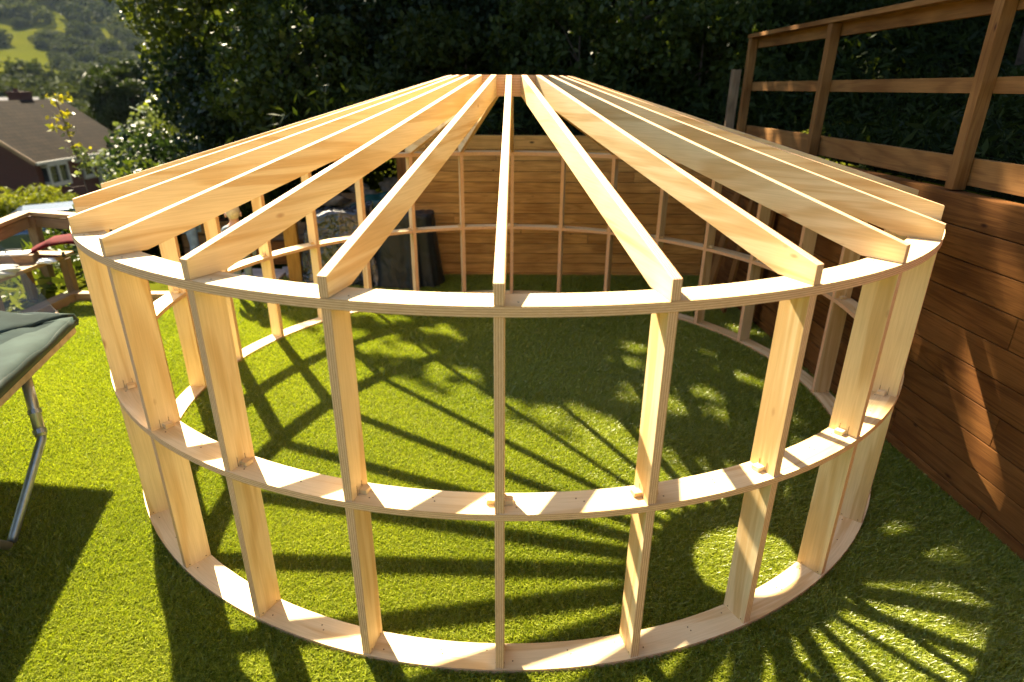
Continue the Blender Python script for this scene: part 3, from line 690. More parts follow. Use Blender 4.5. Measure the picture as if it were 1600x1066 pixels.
# far side of the valley: hedgerow trees one by one, the wood above as one mass
def crown_proto(mat, k):
    pts = []
    c = rng.normal(size=(16, 3)); c /= np.linalg.norm(c, axis=1)[:, None]; c *= rng.uniform(.35, .72, (16, 1)); c[:, 2] = np.abs(c[:, 2])*.9+.25
    P, own = clump_points(c, np.full(16, .42), 420, .8)
    V, F = leaf_quads(P, .11*rng.uniform(.6, 1.3, len(P)))
    t = rng.random(16)
    return np_mesh('crown', V, F, M[mat], rnd=np.repeat(np.clip(t[own]*.5+rng.random(len(P))*.5, 0, 1), 4))
protos = [crown_proto('farleaf', 0), crown_proto('farleaf', 1), crown_proto('farleaf', 2)]
used = [False]*3
def dirpt(px, r):                                  # a bearing given as slope x/(y+4.27)
    y = r/math.hypot(1, px); return (px*y, y-4.27)
far = []
for i in range(230):
    for _ in range(20):
        s_ = random.uniform(-1.35, -.46) if i % 3 == 0 else random.uniform(-.90, -.48); r = random.choice([random.uniform(90, 240), random.uniform(200, 540)])
        if 305 < r < 540 and s_ < -.665 and s_ > -1.0: continue
        if all(math.hypot(s_*r-a*b_, r-b_) > 7+r*.014 for a, b_, *_ in far): break
    far.append((s_, r))
for s_, r in [(-.77, 500), (-.785, 490), (-.755, 505), (-.715, 552), (-.69, 500), (-.685, 515), (-.675, 525), (-.655, 500)]: far.append((s_, r))
for s_, r in far:
    x, y = dirpt(s_, r); k = random.randrange(3)
    where = 'beyond the house roof' if r < 200 else ('on the valley side' if r < 400 else 'beside the bright field')
    if used[k]: c = protos[k].copy(); COL.objects.link(c)
    else: c = protos[k]; used[k] = True
    c.name = 'valley_tree'; sz = random.uniform(5.5, 10.0) if r > 180 else random.uniform(3.6, 5.5)
    c.location = (x, y, gh(x, y)-sz*.25); c.scale = (sz*random.uniform(.9, 1.4), sz*random.uniform(.9, 1.3), sz*random.uniform(.8, 1.15)); c.rotation_euler = (0, 0, random.uniform(0, 6.28))
    tag(c, 'distant rounded tree '+where, 'tree', 'distant rounded trees '+where)
# the wood on the hill above the field
n = 5200; s_ = rng.uniform(-1.5, -.42, n); r = 556+rng.uniform(0, 1, n)**.8*640
y = r/np.hypot(1, s_); x = s_*y; y = y-4.27; z = ground_h(x, y)
q = 70; d = rng.normal(size=(n, q, 3)); d /= np.linalg.norm(d, axis=2)[:, :, None]; d[:, :, 2] = np.abs(d[:, :, 2])*1.0-.1
sz = rng.uniform(4.5, 8, n)[:, None, None]*np.array([1, 1, 1.35])
P = np.stack([x, y, z+1.5], 1)[:, None, :] + d*sz*rng.uniform(.85, 1.05, (n, q, 1))
V, F = leaf_quads(P.reshape(-1, 3), rng.uniform(1.3, 2.6, n*q))
tr_ = rng.random(n)[:, None]*.6+rng.random((n, q))*.4
o = np_mesh('hillside_wood', V, F, M['farleaf'], rnd=np.repeat(tr_.ravel(), 4)); tag(o, kind='stuff')

# ---------------------------------------------------------------- the house
hs = empty('brick_house', (-25.5, 31, -4.3), 0, 'red brick house with brown tiled roof and white bay window below the yard', 'house')
hx0, hx1, hy0, hy1, ze, zr = -3.9+.0, 1.75, -3.7, 4.6, 3.05, 5.7      # local
w = MB()
xr = hx0+.15
w.add([(hx1, hy0, -1), (hx1, hy1, -1), (hx1, hy1, ze), (hx1, hy0, ze)], [(0, 1, 2, 3)])
w.add([(-7.5, hy0, -1), (hx1, hy0, -1), (hx1, hy0, ze), (-1.9, hy0, zr-.12), (-7.5, hy0, ze-.6)], [(0, 1, 2, 3, 4)])
w.add([(-7.5, hy1, -1), (hx1, hy1, -1), (hx1, hy1, ze), (-1.9, hy1, zr-.12), (-7.5, hy1, ze-.6)], [(4, 3, 2, 1, 0)])
w.add([(-7.5, hy0, -1), (-7.5, hy1, -1), (-7.5, hy1, ze-.6), (-7.5, hy0, ze-.6)], [(3, 2, 1, 0)])
w.build('wall', [M['brick']], hs)
r_ = MB()
def roofslab(b, p0, p1, p2, p3, t=.12):
    p = [Vector(q) for q in (p0, p1, p2, p3)]; nrm = (p[1]-p[0]).cross(p[3]-p[0]).normalized()
    L = (p[1]-p[0]).length; W = (p[3]-p[0]).length
    tt = [(0, 0, 0), (L, 0, 0), (L, W, 0), (0, W, 0)]
    b.add([*p, *[q-nrm*t for q in p]], [(0, 1, 2, 3), (7, 6, 5, 4), (0, 4, 5, 1), (1, 5, 6, 2), (2, 6, 7, 3), (3, 7, 4, 0)], 0, tt+tt)
e = .25
roofslab(r_, (hx1+e, hy0-e, ze-.12), (hx1+e, hy1+e, ze-.12), (-1.9, hy1+e, zr), (-1.9, hy0-e, zr))
roofslab(r_, (-7.6, hy1+e, ze-.7), (-7.6, hy0-e, ze-.7), (-1.96, hy0-e, zr-.10), (-1.96, hy1+e, zr-.10))
rf = r_.build('roof', [M['tiles']], hs)
b = MB(); b.box((-2.4, 2.2, zr-.1), (.75, .9, .9)); b.box((-2.4, 2.2, zr+.38), (.85, 1.0, .08)); b.tube([(-2.4, 2.0, zr+.4), (-2.4, 2.0, zr+.6)], .12, 10); b.build('chimney', [M['brick']], rf)
b = MB(); b.board((hx1+e+.06, hy0-e, ze-.2), (hx1+e+.06, hy1+e, ze-.2), .14, .10, side=(0, 0, 1)); b.build('gutter', [M['trim']], hs)
b = MB(); b.board((hx1+e, hy0-e-.03, ze-.19), (-1.9, hy0-e-.03, zr-.07), .2, .04, side=(0, 0, 1)); b.build('bargeboard', [M['oldwood']], hs)
b = MB(); b.tube([(hx1+.1, hy1+.1, ze-.2), (hx1+.1, hy1+.1, -.5)], .05, 8); b.build('downpipe', [M['trim']], hs)
def window(y0, y1, z0, z1, nm='window', bars=1, out=.35):
    f = MB(); x = hx1+out; t = .09
    f.box((x-out/2, (y0+y1)/2, z0-.05), (out+.1, y1-y0+.1, .1)); f.box((x-out/2, (y0+y1)/2, z1+.04), (out+.06, y1-y0+.06, .08))
    for yy in [y0+(y1-y0)*k/(bars+1) for k in range(bars+2)]: f.box((x, yy, (z0+z1)/2), (t, t, z1-z0))
    f.box((x, (y0+y1)/2, z0+.05), (t*.8, y1-y0, t)); f.box((x, (y0+y1)/2, z1-.05), (t*.8, y1-y0, t))
    for yy in (y0, y1): f.box((x-out/2, yy, z0+.1), (out, .05, .1)); f.box((x-out/2, yy, z1-.1), (out, .05, .1))
    o = f.build(nm, [M['trim']], hs)
    g = MB(); g.box((x-.06, (y0+y1)/2, (z0+z1)/2), (.02, y1-y0-.02, z1-z0)); 
    for yy in (y0, y1): g.box((x-out/2-.03, yy, (z0+z1)/2), (out-.06, .02, z1-z0-.02))
    g.build('pane', [M['glassdark']], o)
window(-3.3, -1.9, 1.75, 2.75, bars=1)
window(-.3, .5, 1.75, 2.7, bars=0, out=.1)
b = MB(); b.box((hx1+.12, 2.2, .9), (.24, 2.3, 3.6)); gd = b.build('garage_door', [M['garagegreen']], hs)
b = MB()
for yy in (.98, 3.42): b.box((hx1+.16, yy, .9), (.3, .12, 3.7))
b.build('door_frame', [M['trim']], gd)
b = MB(); b.box((2.6, -3.0, .55), (3.2, 5.2, .16)); pr = b.build('porch_roof', [M['stone']], hs)
b = MB(); b.box((4.22, -3.0, .52), (.06, 5.3, .28)); b.box((2.6, -5.63, .52), (3.2, .06, .28)); b.build('fascia', [M['trim']], pr)
b = MB(); b.box((2.5, -3.0, -.6), (2.9, 4.9, 2.1)); b.build('porch_wall', [M['brick']], hs)
# a second roof far left in the valley
vh = empty('distant_house', (-78, 96, gh(-78, 96)), .5, 'small distant house with pale roof among the valley trees', 'house')
b = MB(); b.box((0, 0, 2), (9, 6, 4)); b.build('wall', [M['trim']], vh)
b = MB(); roofslab(b, (-5, -3.4, 3.9), (5, -3.4, 3.9), (5, 0, 6.2), (-5, 0, 6.2)); roofslab(b, (5, 3.4, 3.9), (-5, 3.4, 3.9), (-5, .02, 6.2), (5, .02, 6.2)); b.build('roof', [M['stone']], vh)
b = MB(); b.box((-2, -3.02, 2.2), (1.4, .1, 1.2)); b.box((2, -3.02, 2.2), (1.4, .1, 1.2)); b.build('window', [M['glassdark']], vh)

# parked car below the railing
def car(loc, rz, label):
    root = empty('parked_car', loc, rz, label, 'car')
    prof = [(-2.0, .28), (-2.05, .62), (-1.95, .88), (-1.0, .98), (-.55, 1.0), (.15, 1.0), (1.25, .98), (1.9, .95), (2.0, .7), (2.02, .3)]
    def body(pf, hw, name, mat, tumble=0.0, z0=None):
        b = MB(); n = len(pf); vs = []
        for s_, k in ((-1, 0), (-1, 1), (1, 1), (1, 0)):
            pass
        ys = (-hw, -hw*.93, 0, hw*.93, hw); rows = []
        for y in ys:
            for x, z in pf:
                zz = z - (.05 if abs(y) == hw else 0) if z > .5 else z
                yy = y*(1-tumble*max(0, (z-.95))/.5); vs.append((x*(.97 if abs(y) == hw else 1), yy, zz))
        fs = []
        for r in range(len(ys)-1):
            for i in range(n):
                fs.append((r*n+i, r*n+(i+1) % n, (r+1)*n+(i+1) % n, (r+1)*n+i))
        fs.append(tuple(range(n-1, -1, -1))); fs.append(tuple((len(ys)-1)*n+i for i in range(n)))
        b.add(vs, fs); return b.build(name, [M[mat]], root, smooth=False, bevel=.02)
    bd = body(prof, .86, 'body', 'car')
    gl = body([(-1.05, .97), (-.35, 1.40), (1.2, 1.42), (1.75, .96)], .78, 'cabin_glass', 'carglass', .25)
    rf = body([(-.40, 1.385), (-.25, 1.445), (1.1, 1.465), (1.28, 1.40)], .70, 'roof', 'car')
    for x in (-1.3, 1.25):
        for y in (-.80, .80):
            w = MB(); w.tube([(x, y-.1, .31), (x, y+.1, .31)], .31, 20); wh = w.build('wheel', [M['tyre']], root)
            c = MB(); s_ = .102 if y > 0 else -.102; c.tube([(x, y+s_-.005, .31), (x, y+s_+.005, .31)], .2, 16); c.build('rim', [M['galv']], wh)
    for y in (-.62, .62):
        h = MB(); h.ell((-1.93, y, .74), (.14, .17, .09)); h.build('headlight', [M['white']], root, smooth=True)
    return root
car((-12.9, 12.4, gh(-12.9, 12.4)), R_(35), 'silver-blue parked car below the wooden railing at the left')

# ---------------------------------------------------------------- left: bench, railing and clutter
bn = empty('work_bench', (-5.0, 1.6, 0), 0, 'pale plank workbench with clutter on it, left of the lawn', 'bench')
b = MB()
for k in range(3): b.board((-.18+.17*k-.17, -2.2, .45), (-.18+.17*k-.17, .9, .45), .165, .04, side=(1, 0, 0), off=frnd())
b.build('bench_top', [M['bench']], bn, bevel=.003)
for y in (-1.9, -.3, .75):
    for x in (-.42, .06):
        b = MB(); b.board((x, y, -.35), (x, y, .428), .08, .08, side=(1, 0, 0)); b.build('leg', [M['oldwood']], bn)
rl = empty('garden_railing', (-5.69, 2.99, 0), 0, 'brown timber railing with a corner post at the left behind the bench', 'railing')
b = MB(); b.board((0, .03, .8), (1.0, -.20, .79), .13, .045, side=(0, 1, 0)); b.board((-.02, -.03, .803), (.42, -1.9, .79), .13, .045, side=(1, 0, 0)); b.build('top_rail', [M['bench']], rl, bevel=.003)
b = MB(); b.board((.02, .0, .70), (1.0, -.22, .69), .12, .04, side=(0, 0, 1)); b.board((0, -.06, .70), (.42, -1.85, .69), .12, .04, side=(0, 0, 1)); b.build('side_rail', [M['oldwood']], rl)
for x, y in ((.03, -.02), (.98, -.22), (.40, -1.75)):
    b = MB(); b.board((x, y, -.9), (x, y, .765), .10, .10, side=(1, 0, 0)); b.build('railing_post', [M['oldwood']], rl, bevel=.003)
# red cloth hanging over a box, tool box, bag, clamps
def blob(name, c, r, mat, label, cat, seed=1, amp=.2, nu=28, nv=18, flat=True, group=None):
    b = MB(); rs = random.Random(seed); ph = [(rs.uniform(2, 7), rs.uniform(2, 7), rs.uniform(0, 6)) for _ in range(6)]
    def fn(d): return 1+amp*sum(math.sin(p[0]*d.x+p[2])*math.cos(p[1]*d.y+p[1]*d.z) for p in ph)/3
    b.ell((0, 0, 0), r, nu, nv, 0, fn)
    if flat: b.v = [(x, y, max(z, -r[2]*.6)) for x, y, z in b.v]
    o = b.build(name, [M[mat]], None, smooth=True); o.location = (c[0], c[1], c[2]+(r[2]*.6 if flat else 0)); return tag(o, label, cat, group)
b = MB(); pts = [(-.30, 0, 0), (-.22, .02, .05), (-.08, 0, .13), (.06, .02, .20), (.25, 0, .22), (.45, .0, .21), (.5, 0, .0)]
for s0 in (-1, 1): pass
vs = []; 
for k, (x, y, z) in enumerate(pts):
    for j in range(7):
        t = j/6*2-1; vs.append((x, t*.20, z*(1-.25*t*t)+.01*math.sin(k*2.1+j*1.7)))
fs = [(k*7+j, k*7+j+1, (k+1)*7+j+1, (k+1)*7+j) for k in range(len(pts)-1) for j in range(6)]
b.add(vs, fs); o = b.build('red_cloth', [M['red']], None, smooth=True); o.location = (-5.0, 2.25, .472); o.rotation_euler = (0, 0, .25)
so_ = o.modifiers.new('thickness', 'SOLIDIFY'); so_.thickness = .012; tag(o, 'dark red cloth draped on the bench beside the yurt frame', 'cloth')
tb = empty('tool_box', (-5.17, 2.0, .47), .3, 'brown open tool box on the bench', 'tool box')
b = MB(); b.box((0, 0, .045), (.34, .18, .09)); b.build('case', [M['oldwood']], tb, bevel=.004)
b = MB(); b.box((-.02, .0, .10), (.30, .16, .02)); b.build('lid', [M['white']], tb, bevel=.004)
b = MB(); b.tube([(-.09, 0, .11), (-.08, 0, .14), (.06, 0, .14), (.07, 0, .11)], .008, 6); b.build('handle', [M['foam']], tb)
blob('plastic_bag', (-4.98, 1.52, .472), (.13, .17, .06), 'cellophane' if 'cellophane' in M else 'white', 'crumpled clear plastic bag on the near end of the bench', 'bag', 3, .35)
blob('paper_wrapper', (-4.86, 1.98, .472), (.10, .05, .03), 'white', 'crumpled white wrapper in the middle of the bench', 'wrapper', 5, .4)
cl = empty('clamp', (-4.74, 2.3, .472), .6, 'grey metal clamp on the bench next to the yurt frame', 'clamp')
b = MB(); b.tube([(-.14, 0, .02), (.12, 0, .02)], .008, 6); b.build('bar', [M['galv']], cl)
b = MB(); b.box((-.13, 0, .03), (.03, .05, .05)); b.box((.06, 0, .03), (.03, .05, .05)); b.build('jaw', [M['foam']], cl)
b = MB(); b.board((-4.45, 1.30, .05), (-4.62, 1.62, .06), .03, .02, side=(0, 0, 1)); tag(b.build('stick', [M['bench']], None), 'thin wooden batten lying on the grass behind the trampoline', 'batten')

# ---------------------------------------------------------------- trampoline
tp = empty('trampoline', (-2.9, -1.3, 0), 0, 'rectangular trampoline with green pad, steel legs and netting at the left edge of the lawn', 'trampoline')
tc0 = Vector((-2.9, -1.3, 0))
c0 = Vector((-2.755, -.69, .85)); e1 = Vector((.28, -1.0, 0)).normalized(); e2 = Vector((-1, .12, 0)).normalized()
def T(u, v, z=0): return c0 + e1*u + e2*v + Vector((0, 0, z)) - tc0
LU, LVv = 3.2, 2.2
# pad: strip all round the rim, draped over the edge
def pad_strip(P0, dirL, dirI, L, seed):
    b = MB(); rs = random.Random(seed); nL = 40; prof = [(-.030, -.050), (-.038, -.02), (-.026, .010), (.02, .022), (.12, .018), (.24, .012), (.34, 0.0)]
    vs = []; ts = []
    for i in range(nL+1):
        for k, (a, z) in enumerate(prof):
            s_ = L*i/nL; wv = .010*math.sin(s_*7+k)+.006*math.sin(s_*17+k*2)
            ta = max(a, 0); s2 = min(max(s_, ta), L-ta)               # mitred ends
            p = P0 + dirL*(s2 + (0 if a >= 0 else (a if i == 0 else (-a if i == nL else 0)))) + dirI*(a) + Vector((0, 0, z+wv*(k > 1)))
            vs.append(p); ts.append((s_, a, z))
    n = len(prof)
    b.add(vs, [(i*n+k, i*n+k+1, (i+1)*n+k+1, (i+1)*n+k) for i in range(nL) for k in range(n-1)],
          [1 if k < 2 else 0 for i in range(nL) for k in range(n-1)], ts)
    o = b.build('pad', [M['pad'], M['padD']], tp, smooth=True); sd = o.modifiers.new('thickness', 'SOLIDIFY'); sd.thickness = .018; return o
pad_strip(T(0, 0), e1, e2, LU, 1); pad_strip(T(0, 0, .001), e2, e1, LVv, 2); pad_strip(T(LU, 0, .002), e2, -e1, LVv, 3); pad_strip(T(0, LVv, .003), e1, -e2, LU, 4)
b = MB(); b.add([T(.3, .3, -.05), T(LU-.3, .3, -.05), T(LU-.3, LVv-.3, -.05), T(.3, LVv-.3, -.05)], [(0, 1, 2, 3)]); o = b.build('jumping_mat', [M['mat']], tp)
so_ = o.modifiers.new('t', 'SOLIDIFY'); so_.thickness = .006
b = MB(); rim = [T(.02, .02, -.062), T(LU-.02, .02, -.062), T(LU-.02, LVv-.02, -.062), T(.02, LVv-.02, -.062), T(.02, .02, -.062)]
b.tube(rim, .024, 10); b.build('rim_tube', [M['strap']], tp, smooth=True)
b = MB(); b.board(T(0, -.028, -.066), T(LU, -.028, -.066), .035, .006, side=(0, 0, 1)); b.board(T(-.028, 0, -.066), T(-.028, LVv, -.066), .035, .006, side=(0, 0, 1)); b.build('webbing', [M['strap']], tp)
def wleg(u, flip):
    A = (Vector((-2.62, -1.28, .79))-tc0) if u < 1.5 else T(u, .06, -.09); f1 = Vector((-2.565, -1.75, .02))-tc0 if u < 1.5 else T(u+.35, .1, -.835)
    s_ = MB(); kn = Vector((-2.500, -1.445, .455))-tc0 if u < 1.5 else T(u+.06, .05, -.40)
    s_.tube([A, A.lerp(kn, .97)], .027, 14); sk = s_.build('leg_socket', [M['tubeY']], tp, smooth=True)
    l = MB(); f2 = f1 + e1*.10*flip; k2 = f2 + Vector((-.09, -.15*flip, .43))
    l.tube([A.lerp(kn, .9), kn, kn.lerp(f1, .12), kn.lerp(f1, .6), f1.lerp(kn, .06), f1+Vector((0, 0, 0))], .022, 14)
    l.build('leg', [M['galv']], tp, smooth=True)
    q = MB(); up = f1+Vector((-.30, -.62, .72)); q.tube([f1+Vector((.012, -.03, 0)), f1.lerp(up, .3)+Vector((-.01, 0, 0)), up], .022, 14); q.build('leg', [M['tubeY']], tp, smooth=True)
    for t in (.62, .9):
        c = MB(); p = A.lerp(kn, t); dd = (kn-A).normalized(); c.tube([p-dd*.012, p+dd*.012], .032, 12); c.build('clamp', [M['galv']], sk)
wleg(.82, 1); wleg(2.3, 1)
for u, v in ((.12, LVv-.1), (1.4, LVv-.1), (LU-.1, LVv-.1), (LU-.1, .1)):
    l = MB(); l.tube([T(u, v, -.08), T(u, v, -.855)], .022, 12); l.build('leg', [M['galv']], tp, smooth=True)
# net poles in black foam, netting between them
for u, v in ((-.02, 1.05), (LU, -.04), (LU, LVv)):
    l = MB(); l.tube([T(u, v, -.1), T(u, v, 1.75)], .032, 12); l.build('net_pole', [M['foam']], tp, smooth=True)
def netmat():
    m, nt, bs, out = newmat('safety_net')
    bs.inputs['Base Color'].default_value = (.20, .19, .18, 1); bs.inputs['Roughness'].default_value = .8
    tr = N(nt, 'ShaderNodeBsdfTransparent'); ms = N(nt, 'ShaderNodeMixShader'); ms.inputs[0].default_value = .46
    nt.links.new(tr.outputs[0], ms.inputs[1]); nt.links.new(bs.outputs[0], ms.inputs[2]); nt.links.new(ms.outputs[0], out.inputs[0]); return m
M['net'] = netmat()
b = MB(); A_, B_, C_ = T(.02, .03, .03), T(-.02, 1.05, .03), T(-.02, 1.05, 1.65)
nn = 14; vs = []; idx = {}
for i in range(nn+1):
    for j in range(nn+1):
        s_, t = i/nn, j/nn
        lo = A_.lerp(B_, s_); hi = A_.lerp(C_, s_); p = lo.lerp(hi, t)
        p += e1*(-.05*math.sin(math.pi*s_)*math.sin(math.pi*t)+.008*math.sin(9*t+5*s_)) ; vs.append(p)
b.add(vs, [(i*(nn+1)+j, (i+1)*(nn+1)+j, (i+1)*(nn+1)+j+1, i*(nn+1)+j+1) for i in range(nn) for j in range(nn)])
b.build('safety_net', [M['net']], tp, smooth=True)

# ---------------------------------------------------------------- back left: covered things and terrace
def drape(name, loc, sx, sy, h, mat, label, cat, seed, fold=.05, lump=.12, rz=0, taper=.85):
    b = MB(); rs = random.Random(seed); nu = 120; nv = 34; vs = []
    ph = [rs.uniform(0, 6.28) for _ in range(12)]
    for j in range(nv+1):
        t = j/nv                                         # 0 at the foot, 1 at the middle of the top
        for i in range(nu):
            a = 2*math.pi*i/nu; ca, sa = math.cos(a), math.sin(a)
            sup = (abs(ca)**3.2+abs(sa)**3.2)**(-1/3.2)
            if t < .62: side = t/.62; r = 1.12-(1.12-taper)*side**.7; z = h*side*(.97)
            else: side = (t-.62)/.38; r = taper*(1-side**1.3); z = h*(.97+.03*side)
            fd = fold*(1-min(1, t/.75))*(1+.9*math.sin(3*a+ph[8]))*(1.3*math.sin(4*a+ph[9]+3*t)+math.sin(9*a+ph[0])+.7*math.sin(14*a+ph[1]+2*t)+.5*math.sin(23*a+ph[2]))
            x = ca*sup*(sx/2)*(r)+ca*fd; y = sa*sup*(sy/2)*r+sa*fd
            z2 = z + (lump*math.sin(x*4+ph[3])*math.cos(y*5+ph[4]) + lump*.4*math.sin(x*11+ph[5]+y*7) + .012*math.sin(31*x+ph[6])*math.sin(27*y+ph[7]))*min(1, t*1.6)
            vs.append((x, y, max(z2, .0)))
    fs = [(j*nu+i, j*nu+(i+1) % nu, (j+1)*nu+(i+1) % nu, (j+1)*nu+i) for j in range(nv) for i in range(nu)]
    b.add(vs, fs); o = b.build(name, [M[mat]], None, smooth=True); o.location = loc; o.rotation_euler = (0, 0, rz); return tag(o, label, cat)
def crinkle(m, sc_, st):
    nt = M[m].node_tree; bs = [n for n in nt.nodes if n.type == 'BSDF_PRINCIPLED'][0]
    tc = N(nt, 'ShaderNodeTexCoord'); n = N(nt, 'ShaderNodeTexNoise', i_Scale=sc_*.55, i_Detail=1.0, i_Distortion=3.5); nn_ = N(nt, 'ShaderNodeTexNoise', i_Scale=sc_*.9, i_Detail=3.0, i_Distortion=2.5)
    nt.links.new(tc.outputs['Object'], nn_.inputs['Vector']); nt.links.new(tc.outputs['Object'], n.inputs['Vector'])
    a = N(nt, 'ShaderNodeMath', operation='ADD'); nt.links.new(n.outputs[0], a.inputs[0]); nt.links.new(nn_.outputs[0], a.inputs[1]); bump(nt, bs, a.outputs[0], st, .06)
crinkle('tarp', 7, .8); crinkle('cover', 3, .3)
drape('plastic_heap', (-1.98, 2.98, 0), .86, .55, .90, 'tarp', 'heap wrapped in shiny crinkled black plastic left of the covered barbecue', 'plastic heap', 11, .03, .06)
drape('covered_barbecue', (-1.22, 2.90, 0), .78, .54, .86, 'cover', 'barbecue under a dark grey-green fabric cover in front of the back wall', 'barbecue', 4, .014, .03, taper=.86)
# low terrace wall of stone and timber behind them
tw = empty('terrace_wall', (-3.0, 3.9, 0), 0, 'low sleeper and stone terrace wall behind the plastic heap', 'terrace wall')
b = MB()
for k in range(3): b.board((-1.4, .0+.01*k, .09+.18*k), (1.75, .0, .09+.18*k), .172, .12, side=(0, 0, 1), off=frnd())
b.build('sleeper_course', [M['oldwood']], tw, bevel=.004)
b = MB(); b.box((.2, .65, .30), (3.4, 1.1, .5)); b.build('fill', [M['soil']], tw)
GP = 'stones and slabs stacked on the terrace'
for i in range(16):
    x = random.uniform(-2.6, -1.35); y = random.uniform(4.1, 4.8); s_ = random.uniform(.10, .24)
    blob('stone', (x, y, .55+random.uniform(0, .28)), (s_, s_*.8, s_*.5), 'stone', 'grey stone heaped on the terrace behind the plastic heap', 'stone', 20+i, .35, 12, 8, group=GP)
b = MB(); b.board((-2.5, 4.2, .80), (-1.3, 4.25, .82), .12, .06, side=(0, 0, 1)); tag(b.build('timber_beam', [M['oldwood']], None, bevel=.003), 'grey timber beam lying across the stones on the terrace', 'beam')
blob('teal_sheet', (-1.72, 3.75, .56), (.36, .18, .22), 'tealplastic', 'crumpled teal plastic sheet between beam and barbecue', 'sheet', 77, .4)
# paving slabs lying on the ground left of the short post
for i, (x, y, w_, l) in enumerate(((-3.05, 3.05, .5, 'pinkish paving slab nearest the child'), (-2.62, 3.25, .45, 'pinkish paving slab behind the short yellow post'), (-2.2, 2.55, .25, 'small broken slab right of the short yellow post'))):
    b = MB(); b.box((0, 0, .03), (w_, .35, .05)); o = b.build('paving_slab', [M['slab']], None, bevel=.006); o.location = (x, y, .01); o.rotation_euler = (.03, .02, i*.5); tag(o, l, 'slab', 'paving slabs at the back of the lawn')
tag_w = MB(); tag_w.board((-3.5, 3.45, .22), (-2.3, 3.5, .22), .30, .1, side=(0, 0, 1)); tag(tag_w.build('planter_board', [M['sleeper']], None, bevel=.004), 'reddish low planter board behind the paving slabs', 'board')

